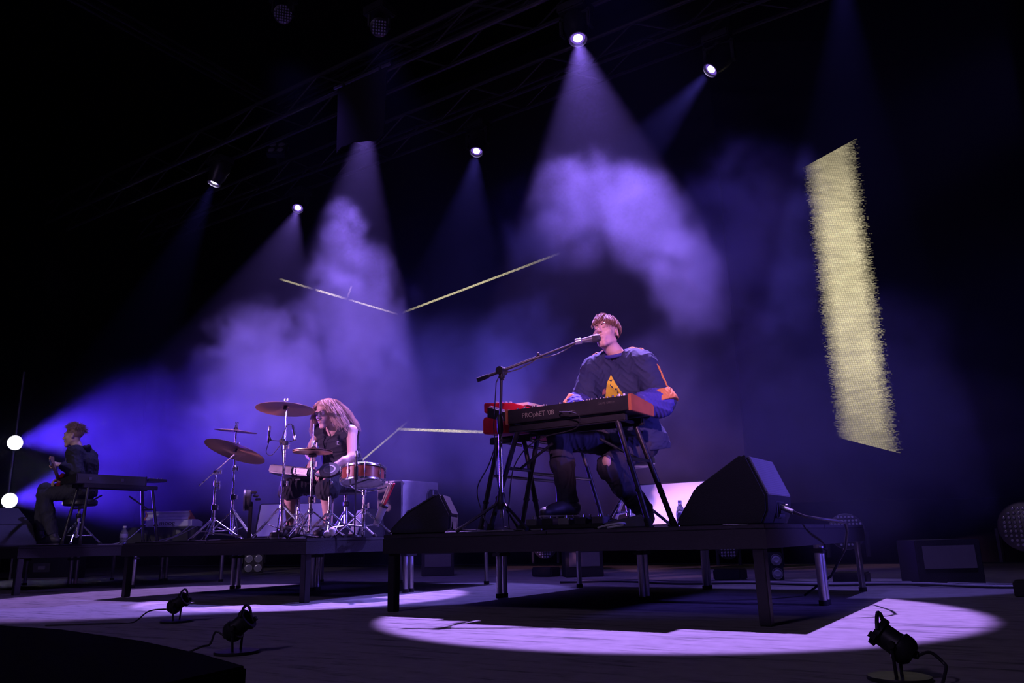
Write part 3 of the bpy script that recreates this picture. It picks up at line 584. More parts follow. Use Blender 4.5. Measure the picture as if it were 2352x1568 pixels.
def stool(label, loc, h, rs, m, square=False, phase=20):
    t = thing('stool', label, 'stool', loc)
    MB().lathe([(0.0, h-0.07), (rs*0.9, h-0.07), (rs, h-0.055), (rs, h-0.02), (rs*0.93, h-0.003), (rs*0.6, h), (0.0, h)], 28).build('seat', m, t)
    MB().cyl((0, 0, 0.10), (0, 0, h-0.07), 0.014, n=12).build('post', M_chrome, t)
    MB().cyl((0, 0, 0.09), (0, 0, h*0.62), 0.019, n=12).build('outer_tube', M_chrome, t)
    MB().lathe([(0.02, h*0.6), (0.028, h*0.62), (0.028, h*0.68), (0.02, h*0.7)], 12).build('height_lock', M_black, t)
    for a in range(3):
        an = R(phase+120*a); d = Vector((math.cos(an), math.sin(an), 0))
        lg = MB().cyl(d*0.02+Vector((0, 0, h*0.5)), d*0.27+Vector((0, 0, 0.015)), 0.010, n=8).build('leg', M_chrome, t)
        MB().cyl(d*0.02+Vector((0, 0, 0.11)), d*0.17+Vector((0, 0, h*0.22)), 0.007, n=6).build('strut', M_chrome, lg)
        MB().cyl(d*0.25+Vector((0, 0, 0.03)), d*0.275+Vector((0, 0, 0.008)), 0.016, n=8).build('rubber_foot', M_rubber, lg)
    return t
M_seat = mat('black_vinyl', (0.02, 0.02, 0.024), 0.35)
stool('black round stool under the singer with chrome legs', (-2.22, 4.76, RZ), 0.47, 0.19, M_seat)
stool('black drum stool under the drummer with chrome tripod', (-5.19, 5.19, RZ), 0.46, 0.17, M_seat, phase=50)
stool('black stool under the guitarist with chrome post', (-9.14, 4.93, RZ), 0.51, 0.18, M_seat, phase=80)
# ------------------------------------------------------------------ drum kit
M_brz = mat('bronze', (0.60, 0.36, 0.22), 0.32, 0.95, 0.18, 6)
_t = M_brz.node_tree.nodes.new('ShaderNodeTangent'); _t.direction_type = 'RADIAL'; _t.axis = 'Z'; _b = M_brz.node_tree.nodes['Principled BSDF']; M_brz.node_tree.links.new(_t.outputs[0], _b.inputs['Tangent']); _b.inputs['Anisotropic'].default_value = 0.85
M_mesh = mat('white_drum_head', (0.72, 0.70, 0.72), 0.6)
M_shell = mat('walnut_shell', (0.34, 0.09, 0.06), 0.3, 0, 0.35, 12, coat=0.4)
def tripod(t, spread, hub, phase, r_=0.009, double=True):
    for a in range(3):
        an = R(phase+120*a); d = Vector((math.cos(an), math.sin(an), 0)); s = Vector((-d.y, d.x, 0))*0.011
        lg = MB()
        for k in ((-1, 1) if double else (0,)):
            lg.cyl(d*0.025+s*k+Vector((0, 0, hub)), d*spread+s*k+Vector((0, 0, 0.018)), r_*0.62, n=6)
        lg = lg.build('leg', M_chrome, t)
        MB().cyl(d*0.02+Vector((0, 0, 0.09)), d*spread*0.55+Vector((0, 0, hub*0.5)), r_*0.55, n=6).build('strut', M_chrome, lg)
        MB().cyl(d*(spread-0.03)+Vector((0, 0, 0.035)), d*(spread+0.01)+Vector((0, 0, 0.012)), 0.014, n=8).build('rubber_foot', M_rubber, lg)
    MB().lathe([(0.014, hub-0.02), (0.023, hub-0.012), (0.023, hub+0.02), (0.014, hub+0.028)], 12).build('leg_collar', M_chrome, t)
    MB().lathe([(0.012, 0.07), (0.020, 0.075), (0.020, 0.10), (0.012, 0.105)], 12).build('foot_collar', M_chrome, t)
def wing(t, p, d=(1, 0, 0)):
    p = Vector(p); d = Vector(d); o = MB().cyl(p, p+d*0.035, 0.006, n=6)
    o.box(tuple(p+d*0.038), (0.012, 0.012, 0.04)); return o.build('wing_screw', M_chrome, t)
def cym_stand(label, base, h, spread, phase, tops=(0.45, 0.75), lean=(0, 0)):
    t = thing('cymbal_stand', label, 'cymbal stand', base)
    tripod(t, spread, h*0.30 if h < 0.8 else 0.26, phase)
    z = 0.06; zs = [h*tops[0], h*tops[1], h]; rr = [0.0145, 0.0115, 0.008]
    for k in range(3):
        x0, y0_, x1_, y1_ = lean[0]*z/h, lean[1]*z/h, lean[0]*zs[k]/h, lean[1]*zs[k]/h
        MB().cyl((x0, y0_, z), (x1_, y1_, zs[k]), rr[k], n=12).build('tube', M_chrome, t)
        if k < 2:
            MB().lathe([(rr[k], -0.035), (rr[k]+0.008, -0.03), (rr[k]+0.008, 0.015), (rr[k], 0.02)], 12, Matrix.Translation((x1_, y1_, zs[k]))).build('memory_lock', M_chrome if k else M_black, t)
            wing(t, (x1_+0.015, y1_, zs[k]-0.01))
        z = zs[k]-0.02
    return t
def cymbal(label, c, rad, nrm, bow=0.02, nut=True, m=None):
    t = thing('cymbal', label, 'cymbal', c); t.rotation_euler = Vector(nrm).normalized().to_track_quat('Z', 'Y').to_euler()
    b = rad*0.14
    up = [(0.006, bow+0.022), (b*0.6, bow+0.019), (b, bow+0.004), (rad*0.55, bow*0.62), (rad, 0.0)]
    lo = [(r_, z-0.0025) for r_, z in reversed(up)]
    MB().lathe(up+lo, 48, closed=True).build('disc', m or M_brz, t)
    if nut:
        MB().lathe([(0.0, bow+0.05), (0.013, bow+0.05), (0.016, bow+0.024), (0.0, bow+0.024)], 12).build('felt', mat('felt', (0.5, 0.48, 0.5), 0.9), t)
        n = MB().cyl((0, 0, bow+0.05), (0, 0, bow+0.068), 0.006, n=8); n.box((0.014, 0, bow+0.068), (0.012, 0.005, 0.02)); n.box((-0.014, 0, bow+0.068), (0.012, 0.005, 0.02)); n.build('wing_nut', M_chrome, t)
        MB().lathe([(0.0, bow-0.02), (0.016, bow-0.02), (0.016, bow+0.012), (0.0, bow+0.012)], 12).build('lower_felt', M_rubber, t)
    return t
CD = (0.723, -0.69, 0)   # roughly toward the camera
RX = (0.69, 0.723, 0)    # across the line of sight
# ride over the middle
cym_stand('tall chrome stand holding the highest big cymbal', (-5.35, 4.6, RZ), 1.12, 0.27, 25, (0.42, 0.70))
cymbal('largest highest bronze cymbal seen from below', (-5.37, 4.6, 1.565), 0.252, (-0.03, 0.10, 1))
t = cym_stand('chrome boom stand at left holding the tilted low cymbal', (-6.29, 4.62, RZ), 0.62, 0.27, 70, (0.5, 0.85))
ba = Vector((-0.13, -0.08, 0.50)); bb = Vector((0.14, 0.08, 0.78))
MB().cyl(ba, bb, 0.0065, n=8).build('boom_arm', M_chrome, t); MB().cyl((-0.02, 0, 0.62), (0.03, 0, 0.62), 0.02, n=12).build('boom_tilter', M_chrome, t); wing(t, (0.03, 0, 0.62)); wing(t, (0.02, 0, 0.48))
cymbal('big tilted bronze cymbal at left below the small one', (-6.15, 4.70, 1.265), 0.285, (0.07, 0.34, 0.94))
cym_stand('slim chrome stand behind holding the small left cymbal', (-6.33, 4.86, RZ), 1.03, 0.26, 10, (0.40, 0.66), (-0.03, 0))
cymbal('small thin bronze cymbal uppermost at left', (-6.365, 4.86, 1.49), 0.20, (0.12, 0.02, 1), 0.014)
t = cym_stand('chrome hi hat stand in front of the drummer', (-4.95, 4.55, RZ), 0.70, 0.27, 40, (0.45, 0.86))
MB().cyl((0, 0, 0.6), (0, 0, 0.93), 0.0045, n=8).build('pull_rod', M_chrome, t); MB().lathe([(0.008, 0.72), (0.014, 0.725), (0.014, 0.78), (0.008, 0.785)], 10).build('clutch', M_chrome, t); wing(t, (0.01, 0, 0.75))
MB().lathe([(0.03, 0.655), (0.038, 0.66), (0.03, 0.675)], 14).build('hat_seat', M_black, t)
MB().box((0.02, -0.16, 0.03), (0.09, 0.28, 0.015), Matrix.Rotation(R(8), 4, 'X')).build('pedal_board', M_alu, t, bevel=0.004)
cymbal('upper hi hat cymbal with its bell up', (-4.95, 4.55, 1.165), 0.163, (0.0, 0.03, 1), 0.012)
h = cymbal('lower hi hat cymbal turned bell down', (-4.95, 4.55, 1.150), 0.163, (0.0, -0.03, -1), 0.012, False)
# snare
t = thing('snare_drum', 'reddish wooden snare drum with chrome hoops at right of the drummer', 'drum', (-4.57, 4.75, 0.885)); t.rotation_euler = Vector((-0.10, 0.13, 1)).normalized().to_track_quat('Z', 'Y').to_euler()
MB().lathe([(0.168, 0.012), (0.172, 0.012), (0.172, 0.120), (0.168, 0.120)], 40, closed=True).build('shell', M_shell, t)
for z in (0.0, 0.112): MB().lathe([(0.170, z), (0.181, z-0.001), (0.183, z+0.003), (0.178, z+0.005), (0.178, z+0.017), (0.183, z+0.019), (0.181, z+0.021), (0.170, z+0.020)], 40, closed=True).build('hoop', M_chrome, t)
for z in (0.012, 0.122): MB().lathe([(0.0, z), (0.169, z), (0.169, z+0.003), (0.0, z+0.003)], 36).build('drum_head', M_mesh, t)
lug = MB().box((0.178, 0, 0.066), (0.014, 0.016, 0.035)).cyl((0.183, 0, 0.008), (0.183, 0, 0.126), 0.0033, n=6).cyl((0.183, 0, 0.120), (0.183, 0, 0.137), 0.006, n=6).mesh('lug', M_chrome, bevel=0.0)
for k in range(8):
    o = link('lug', lug, t); o.rotation_euler = (0, 0, R(45*k+10))
th = R(-50); o = MB().box((0.176, 0, 0.07), (0.010, 0.055, 0.065)).build('strainer', M_chrome, t, bevel=0.004); o.rotation_euler = (0, 0, th)
o = MB().cyl((0.18, 0, 0.082), (0.184, 0, 0.082), 0.02, n=18).build('badge', M_alu, t); o.rotation_euler = (0, 0, th)
o = MB().box((0.19, 0.012, 0.035), (0.012, 0.012, 0.06)).build('strainer_lever', M_chrome, t); o.rotation_euler = (0, 0, th)
o = MB().box((0, 0, 0.004), (0.28, 0.05, 0.004)).build('snare_wires', M_alu, t); o.rotation_euler = (0, 0, th)
t = thing('snare_stand', 'low chrome tripod stand under the snare drum', 'drum stand', (-4.56, 4.76, RZ)); tripod(t, 0.26, 0.20, 15)
MB().cyl((0, 0, 0.05), (0, 0, 0.25), 0.0145, n=12).build('tube', M_chrome, t); MB().cyl((0, 0, 0.23), (0, 0, 0.37), 0.011, n=12).build('tube', M_chrome, t)
MB().lathe([(0.012, 0.33), (0.024, 0.335), (0.024, 0.375), (0.012, 0.38)], 12).build('basket_hub', M_chrome, t); wing(t, (0.015, 0, 0.25))
for k in range(3):
    an = R(40+120*k); d = Vector((math.cos(an), math.sin(an), 0))
    MB().tube([d*0.02+Vector((0, 0, 0.36)), d*0.16+Vector((0, 0, 0.385)), d*0.197+Vector((0, 0, 0.405)), d*0.197+Vector((0, 0, 0.45))], 0.006, 6).build('basket_arm', M_chrome, t)
# snare microphone
t = thing('snare_microphone', 'slim upright microphone on a black holder at the snare drum', 'microphone', (-4.46, 4.56, RZ))
MB().lathe([(0.05, 0.0), (0.055, 0.005), (0.05, 0.015), (0.01, 0.02)], 16).build('base', M_black, t); MB().cyl((0, 0, 0.015), (0, 0, 0.45), 0.006, n=8).build('pole', M_black, t)
MB().cyl((0, 0, 0.44), (0, 0, 0.545), 0.017, n=14).build('holder', M_plastic, t); MB().cyl((0.0, 0, 0.545), (-0.005, 0, 0.62), 0.012, 0.014, n=12).build('barrel', M_steel, t); MB().lathe([(0.014, 0.62), (0.0155, 0.63), (0.0155, 0.655), (0.008, 0.668), (0.0, 0.668)], 14).build('grille', M_alu, t)
# electronic pads
t = thing('sample_pad', 'black percussion sample pad tilted on a stand beside the drummer', 'drum pad', (-5.40, 4.80, 0.985), R(8)); t.rotation_euler = (R(-9), R(8), R(10))
MB().prism([(-0.21, -0.15), (0.21, -0.15), (0.235, -0.10), (0.235, 0.12), (0.2, 0.16), (-0.2, 0.16), (-0.235, 0.12), (-0.235, -0.10)], lambda a, b, h: (a, b, h), 0.0, 0.07).build('body', M_plastic, t, bevel=0.01)
for i in range(3):
    for j in range(2): MB().box((-0.135+i*0.135, -0.07+j*0.11, 0.073), (0.125, 0.10, 0.008)).build('strike_pad', M_rubber, t, bevel=0.003)
MB().box((0.237, 0.0, 0.035), (0.004, 0.22, 0.05)).build('side_panel', M_steel, t, bevel=0.0)
o = link('lettering', text_mesh('Roland', 0.035, M_white, 0.0005, 1.2), t, (0.12, -0.1525, 0.035)); o.rotation_euler = (R(90), 0, 0)
MB().box((0.12, -0.151, 0.035), (0.17, 0.003, 0.05)).build('name_plate', M_steel, t)
t = thing('pad_stand', 'chrome stand carrying the sample pad', 'drum stand', (-5.42, 4.84, RZ)); tripod(t, 0.25, 0.22, 95)
MB().cyl((0, 0, 0.05), (0, 0, 0.5), 0.0145, n=12).build('tube', M_chrome, t); MB().box((0, 0, 0.505), (0.20, 0.16, 0.012)).build('mounting_plate', M_black, t, bevel=0.003); wing(t, (0.015, 0, 0.4))
def epad(label, c, rad, tilt):
    t = thing('trigger_pad', label, 'drum pad', c); t.rotation_euler = tilt
    MB().lathe([(0.0, -0.03), (rad*0.5, -0.03), (rad*0.96, -0.008), (rad, 0.0), (rad, 0.010), (rad*0.97, 0.013), (0.0, 0.013)], 32).build('pad', M_rubber, t)
    MB().lathe([(rad*0.45, 0.0131), (rad*0.6, 0.0131), (rad*0.6, 0.0145), (rad*0.45, 0.0145)], 28, closed=True).build('ring_mark', M_steel, t)
    return t
epad('round black trigger pad tilted in front of the drummer', (-4.86, 4.66, 1.005), 0.085, (R(38), R(32), 0))
epad('second round trigger pad partly behind the hi hat stand', (-4.985, 4.72, 1.005), 0.08, (R(35), R(10), 0))
t = thing('pad_stand', 'chrome stand with two arms for the round trigger pads', 'drum stand', (-4.93, 4.74, RZ)); tripod(t, 0.25, 0.20, 70)
MB().cyl((0, 0, 0.05), (0, 0, 0.46), 0.016, n=12).build('tube', M_chrome, t)
MB().cyl((0, 0, 0.44), (0.055, -0.06, 0.525), 0.007, n=8).build('pad_arm', M_chrome, t); MB().cyl((0, 0, 0.44), (-0.05, 0.0, 0.52), 0.007, n=8).build('pad_arm', M_chrome, t)
MB().ell((0, 0, 0.45), (0.03, 0.025, 0.02)).build('clamp', M_chrome, t); wing(t, (0.02, -0.02, 0.45), (0.7, -0.7, 0))
# kick trigger tower
t = thing('kick_trigger', 'round black bass drum trigger on a short upright frame at left of the kit', 'drum pad', (-5.66, 4.50, RZ), R(-40))
for s in (-1, 1): MB().box((s*0.055, 0.02, 0.16), (0.022, 0.03, 0.32)).build('upright', M_black, t, bevel=0.003)
MB().box((0, -0.02, 0.006), (0.18, 0.22, 0.012)).build('base_plate', M_steel, t, bevel=0.002)
MB().lathe([(0.0, -0.03), (0.075, -0.03), (0.088, -0.02), (0.088, 0.02), (0.08, 0.03), (0.0, 0.03)], 30, Matrix.Translation((0, -0.01, 0.335)) @ Matrix.Rotation(R(90), 4, 'X')).build('pad', M_rubber, t)
MB().lathe([(0.083, 0.018), (0.092, 0.018), (0.092, 0.032), (0.083, 0.032)], 30, Matrix.Translation((0, -0.01, 0.335)) @ Matrix.Rotation(R(90), 4, 'X'), closed=True).build('rim', M_steel, t)
for k in range(3): MB().box((0.0, 0.04+0.018*k, 0.40-0.03*k), (0.13-0.01*k, 0.05, 0.02)).build('hood_rib', M_steel, t, bevel=0.006)
MB().box((0.0, -0.18, 0.03), (0.09, 0.26, 0.012), Matrix.Rotation(R(-7), 4, 'X')).build('pedal_board', M_alu, t, bevel=0.004)
# overhead microphones on the ride stand
def ohmic(label, arm0, arm1, p, d):
    t = thing('overhead_microphone', label, 'microphone', arm0); a0 = Vector(arm0); d = Vector(d).normalized(); p = Vector(p)-a0
    MB().cyl((0, 0, 0), Vector(arm1)-a0, 0.0035, n=6).build('arm', M_black, t); MB().box((0, 0, 0), (0.05, 0.03, 0.035)).build('clamp', M_black, t, bevel=0.004)
    q = d.to_track_quat('Z', 'Y').to_matrix().to_4x4(); q.translation = p
    MB().lathe([(0.006, -0.07), (0.010, -0.06), (0.012, 0.0), (0.012, 0.04)], 12, q).build('barrel', M_plastic, t)
    MB().lathe([(0.0125, 0.04), (0.013, 0.075), (0.009, 0.08), (0.0, 0.08)], 12, q).build('capsule', M_alu, t)
    MB().cyl(Vector(arm1)-a0, p, 0.008, n=8).build('shock_mount', M_black, t); return t
ohmic('black clip microphone pointing up left of the ride stand', (-5.37, 4.585, 1.285), (-5.49, 4.56, 1.30), (-5.53, 4.57, 1.35), (0.05, 0, 1))
ohmic('silver tipped microphone pointing down right of the ride stand', (-5.33, 4.585, 1.265), (-5.21, 4.57, 1.275), (-5.20, 4.56, 1.345), (0.35, -0.1, -0.75))
cable('thin cable looping below the overhead microphones', [(-5.53, 4.57, 1.28), (-5.54, 4.56, 1.20), (-5.47, 4.56, 1.17), (-5.39, 4.57, 1.24), (-5.37, 4.57, 1.28), (-5.30, 4.56, 1.40), (-5.25, 4.56, 1.42), (-5.23, 4.56, 1.41)], 0.0035)
cable('cable running down the ride cymbal stand', [(-5.37, 4.57, 1.27), (-5.33, 4.57, 1.1), (-5.325, 4.57, 0.8), (-5.32, 4.57, 0.6), (-5.25, 4.5, RZ+0.006), (-5.0, 4.4, RZ+0.006)], 0.004)
# stick bag with sticks
t = thing('stick_bag', 'grey stick bag hanging from the snare stand', 'stick bag', (-4.42, 4.82, RZ+0.05)); dd = Vector((0.16, 0.02, 0.34)).normalized()
MB().cyl((-0.06, 0, 0.04), Vector((-0.06, 0, 0.04))+dd*0.17, 0.026, 0.034, n=16).build('bag', mat('grey_cloth', (0.25, 0.25, 0.3), 0.8), t)
MB().cyl(Vector((-0.06, 0, 0.04))+dd*0.16, Vector((-0.06, 0, 0.04))+dd*0.18, 0.037, n=16).build('rim', M_plastic, t)
for i, (c, lab) in enumerate([((0.6, 0.5, 0.4), 'pale wooden drum stick in the stick bag nearest the drummer'), ((0.65, 0.55, 0.45), 'pale wooden drum stick in the middle of the stick bag'), ((0.55, 0.02, 0.05), 'red drum stick in the stick bag')]):
    p0 = Vector((-4.42, 4.82, RZ+0.05))+Vector((-0.07+0.014*i, 0.0, 0.08)); p1 = p0+dd*0.31+Vector((0.012*i, 0, 0))
    tag(MB().cyl(p0, p1, 0.0085, 0.0075, n=8).ell(tuple(p1), (0.01, 0.01, 0.01), nu=8, nv=6).build('drum_stick', mat('stick', c, 0.5)), lab, 'drum stick', 'sticks in the stick bag')
z1 = RZ+0.006
cable('cable snaking along the front edge of the drum riser', [(-6.8, 4.2, z1), (-6.5, 4.24, z1), (-6.2, 4.19, z1), (-5.9, 4.25, z1), (-5.6, 4.2, z1), (-5.3, 4.24, z1), (-5.0, 4.2, z1)], 0.006)
cable('bundled cable at the right end of the drum riser', [(-4.9, 4.3, z1), (-4.75, 4.22, z1+0.01), (-4.66, 4.28, z1+0.02), (-4.7, 4.36, z1+0.012), (-4.8, 4.3, z1+0.02), (-4.7, 4.22, z1+0.02), (-4.6, 4.3, z1)], 0.007)
tag(MB().ell((0, 0, 0.03), (0.04, 0.03, 0.03)).ell((0.03, 0.01, 0.045), (0.03, 0.025, 0.035)).ell((-0.02, 0.02, 0.02), (0.035, 0.03, 0.02)).build('towel', mat('white_towel', (0.7, 0.66, 0.7), 0.9, bump=0.5, scale=90)), 'small crumpled white towel at the right corner of the drum riser', 'towel').location = (-4.60, 4.42, RZ)

# ------------------------------------------------------------------ left riser gear
t = thing('stage_keyboard', 'dark grey keyboard on a stand beside the guitarist', 'keyboard', (-8.42, 4.48, 1.10))
MB().prism([(0.0, 0.0), (0.0, 0.10), (-0.12, 0.085), (-0.14, 0.06), (-0.30, 0.05), (-0.30, 0.0)], lambda a, b, h: (a, h, b), 0.0, 0.78).build('body', mat('dark_grey_paint', (0.05, 0.05, 0.06), 0.4), t, bevel=0.004)
for y in (-0.012, 0.78): MB().prism([(0.004, -0.002), (0.004, 0.104), (-0.12, 0.09), (-0.305, 0.055), (-0.305, -0.002)], lambda a, b, h: (a, h, b), y, y+0.012).build('end_cheek', M_plastic, t, bevel=0.002)
for y in (0.14, 0.50): MB().box((0.004, y, 0.05), (0.008, 0.03, 0.03)).build('rear_socket', M_steel, t)
for i in range(6): link('knob', kn, t, (-0.04, 0.08+i*0.11, 0.085))
t2 = thing('tablet_mixer', 'thin dark mixer lying beyond the end of the left keyboard', 'mixer', (-8.42, 5.29, 1.15)); MB().box((-0.12, 0.12, 0.02), (0.24, 0.24, 0.03)).build('body', M_plastic, t2, bevel=0.004)
for i in range(4): link('fader_knob', kn, t2, (-0.04, 0.04+i*0.05, 0.034))
frame_stand('keyboard_stand', 'black stand at far left under the dark grey keyboard', (-8.56, 4.9, RZ),
    [((-8.62, 4.50, RZ), (-8.38+0.0, 4.56, RZ)), ((-8.62, 5.42, RZ), (-8.40, 5.46, RZ))], [((-8.64, 4.62, 1.08), (-8.44, 4.62, 1.08)), ((-8.64, 5.36, 1.08), (-8.44, 5.36, 1.08))], 1.08)
cs = thing('equipment_case', 'low black case under the silver synthesizer on the left riser', 'case', (-8.93, 6.0, RZ), R(33)); MB().box((-0.06, 0, 0.10), (0.85, 0.36, 0.20)).build('body', M_paint, cs, bevel=0.01)
for s in (-1, 1): MB().box((-0.06+s*0.2, -0.182, 0.14), (0.06, 0.006, 0.05)).build('latch', M_steel, cs, bevel=0.002)
t = thing('synthesizer', 'silver synthesizer with wooden sides standing on the low black case', 'keyboard', (-8.93, 6.0, RZ+0.202), R(33))
M_silver = mat('silver_paint', (0.62, 0.60, 0.64), 0.4, 0.0)
MB().prism([(-0.17, 0.0), (-0.17, 0.075), (-0.13, 0.085), (0.02, 0.085), (0.17, 0.06), (0.17, 0.0)], lambda a, b, h: (h, a, b), -0.27, 0.29).build('body', M_silver, t, bevel=0.003)
MB().prism([(-0.14, 0.085), (-0.14, 0.105), (-0.10, 0.125), (-0.10, 0.150), (-0.13, 0.175), (-0.13, 0.185), (0.05, 0.085)], lambda a, b, h: (h, a, b), -0.29, 0.235).build('tilted_panel', M_silver, t, bevel=0.002)
for x in (-0.305, 0.235): MB().prism([(-0.15, 0.08), (-0.15, 0.11), (-0.115, 0.128), (-0.115, 0.150), (-0.14, 0.176), (-0.14, 0.19), (0.06, 0.08)], lambda a, b, h: (h, a, b), x, x+0.015).build('wooden_cheek', M_wood, t, bevel=0.002)
o = link('lettering', text_mesh('moog', 0.075, M_plastic, 0.0006, 1.1), t, (-0.01, -0.1715, 0.042)); o.rotation_euler = (R(90), 0, 0)
MB().box((0.01, -0.171, 0.012), (0.5, 0.002, 0.003)).build('trim_line', M_steel, t)
cable('pale cable curving down from the silver synthesizer case', [(-8.62, 6.0, 0.66), (-8.5, 5.75, 0.55), (-8.42, 5.5, 0.5), (-8.395, 5.3, z1)], 0.006, M_gcable)
cable('second pale cable curving down from the silver synthesizer case', [(-8.55, 6.05, 0.66), (-8.46, 5.8, 0.57), (-8.40, 5.6, 0.51), (-8.39, 5.45, z1)], 0.006, M_gcable)
cable('grey cable rising from the left riser to the silver synthesizer', [(-9.0, 5.0, z1), (-8.85, 5.15, z1), (-8.8, 5.3, 0.5), (-8.9, 5.5, 0.6), (-9.15, 5.78, 0.72)], 0.005, M_gcable)
cable('cable lying along the right edge of the left riser', [(-8.5, 4.1, z1), (-8.42, 4.4, z1), (-8.48, 4.7, z1), (-8.41, 5.0, z1)], 0.006)
# ------------------------------------------------------------------ floor lamps at the stage edge
def birdie(label, base, aim, yaw_base=0):
    t = thing('floor_lamp', label, 'stage light', base, group='small floor lamps along the stage edge'); d = Vector(aim).normalized(); c = Vector((0, 0, 0.100))
    MB().lathe([(0.0, 0.0), (0.085, 0.0), (0.087, 0.005), (0.085, 0.012), (0.0, 0.012)], 28).build('base_plate', M_black, t)
    side = Vector((-d.y, d.x, 0)).normalized()
    for s in (-1, 1):
        MB().cyl(side*0.034*s+Vector((0, 0, 0.012)), c+side*0.046*s-Vector((0, 0, 0.004)), 0.0048, n=8).build('post', M_black, t)
        MB().cyl(c+side*0.036*s, c+side*0.055*s, 0.010, n=8).build('tilt_knob', M_rubber, t)
    q = d.to_track_quat('Z', 'Y').to_matrix().to_4x4(); q.translation = c
    can = MB().lathe([(0.0, -0.055), (0.026, -0.055), (0.036, -0.046), (0.042, -0.034), (0.042, -0.012), (0.036, -0.008), (0.034, 0.0), (0.034, 0.045), (0.030, 0.045), (0.028, 0.02), (0.0, 0.012)], 22, q).build('can', M_black, t)
    MB().lathe([(0.030, 0.040), (0.043, 0.040), (0.043, 0.056), (0.030, 0.056)], 22, q, closed=True).build('filter_frame', M_black, can)
    arc = [q @ Vector((0.046*math.cos(a), 0.046*math.sin(a), 0.050+0.026*math.sin((a-0.3)/2.55*math.pi))) for a in np.linspace(0.3, 2.85, 9)]
    MB().tube(arc, 0.006, 6).build('snout_hoop', M_black, can)
    MB().box((0, 0, 0), (0.014, 0.016, 0.02), q @ Matrix.Translation((0.044, -0.01, 0.052))).build('clip', M_black, can)
    MB().lathe([(0.026, 0.022), (0.024, 0.024), (0.0, 0.026)], 16, q).build('reflector', M_lensoff, can)
    MB().cyl(c-d*0.045, c-d*0.072+Vector((0, 0, 0.012)), 0.011, n=8).build('cable_gland', M_rubber, can)
    return c-d*0.072+Vector(base)+Vector((0, 0, 0.012))
L_aim = Vector((0.75, 0.35, 0.55)); R_aim = Vector((-0.85, 0.05, 0.62))
e = birdie('small black floor lamp farther left on the stage edge', (-4.22, 2.90, 0), L_aim)
cable('thin cable trailing from the farther left floor lamp', [e, e+Vector((-0.10, -0.05, -0.01)), e+Vector((-0.17, -0.10, -0.07)), (e.x-0.22, e.y-0.2, 0.006), (e.x-0.5, e.y-0.42, 0.006)], 0.004)
e = birdie('small black floor lamp nearer at left beside the dark curved cover', (-2.75, 2.17, 0), L_aim+Vector((0, 0, 0.1)))
cable('cable hanging from the nearer left floor lamp', [e, e+Vector((-0.035, -0.015, 0.015)), e+Vector((-0.045, -0.03, -0.03)), (e.x-0.06, e.y-0.06, 0.03), (e.x-0.09, e.y-0.12, 0.005)], 0.004)
e = birdie('small black floor lamp in the right foreground', (-0.405, 2.615, 0), R_aim)
cable('cable arching from the right foreground floor lamp', [e, e+Vector((0.03, 0.015, 0.008)), e+Vector((0.06, 0.02, -0.02)), (e.x+0.065, e.y+0.0, 0.04), (e.x+0.055, e.y-0.04, 0.005)], 0.0045)
t = MB().prism([(-1.735, 1.405), (-2.05, 1.505), (-2.53, 1.622), (-3.2, 1.715), (-3.7, 1.70), (-3.7, 0.62), (-1.6, 0.62)], lambda a, b, h: (a, b, h), 0.0, 0.12).build('stage_edge_cover', mat('matt_black_cover', (0.003, 0.003, 0.003), 0.95, spec=0.05), bevel=0.008)
tag(t, 'low dark curved cover in the bottom left corner of the stage edge', 'cover')

# ------------------------------------------------------------------ side lamps on a boom at far left
t = thing('lighting_boom', 'upright pole at far left carrying two dazzling lamps', 'stand', (-13.25, 6.02, 0))
MB().cyl((0, 0, 0.02), (0, 0, 3.2), 0.024, n=10).build('pole', M_steel, t); MB().lathe([(0.0, 0), (0.3, 0), (0.3, 0.02), (0.0, 0.025)], 20).build('base', M_black, t)
M_hot = emit('hot_lens', (0.92, 0.90, 1.0), 30.0)
def side_lamp(label, pos, aim, watts, half):
    pos = Vector(pos); d = Vector(aim).normalized(); t = thing('side_lamp', label, 'stage light', pos-d*0.25, group='lamps on the left boom')
    q = d.to_track_quat('Z', 'Y').to_matrix().to_4x4(); q.translation = d*0.25
    MB().lathe([(0.06, -0.24), (0.11, -0.20), (0.125, -0.05), (0.125, 0.0), (0.115, 0.0), (0.11, -0.02), (0.0, -0.02)], 22, q).build('can', M_black, t)
    MB().lathe([(0.0, 0.006), (0.06, 0.004), (0.108, -0.008), (0.108, -0.016), (0.0, -0.016)], 14, q).build('lens', M_hot, t)
    MB().tube([(0, -0.13, 0.0), (0, -0.15, 0.05), (0, 0, 0.10), (0, 0.15, 0.05), (0, 0.13, 0)], 0.01, 6).build('yoke', M_black, t)
    spot('side_beam', pos+d*0.06, pos+d*5, watts, (0.10, 0.03, 1.0), half, 0.6, 0.08)
side_lamp('upper dazzling round lamp at the left edge', (-13.2, 6.0, 2.06), (1.0, -0.06, -0.01), 3800, 11)
side_lamp('lower dazzling round lamp at the left edge', (-13.13, 6.0, 1.17), (1.0, -0.06, 0.03), 3800, 11)

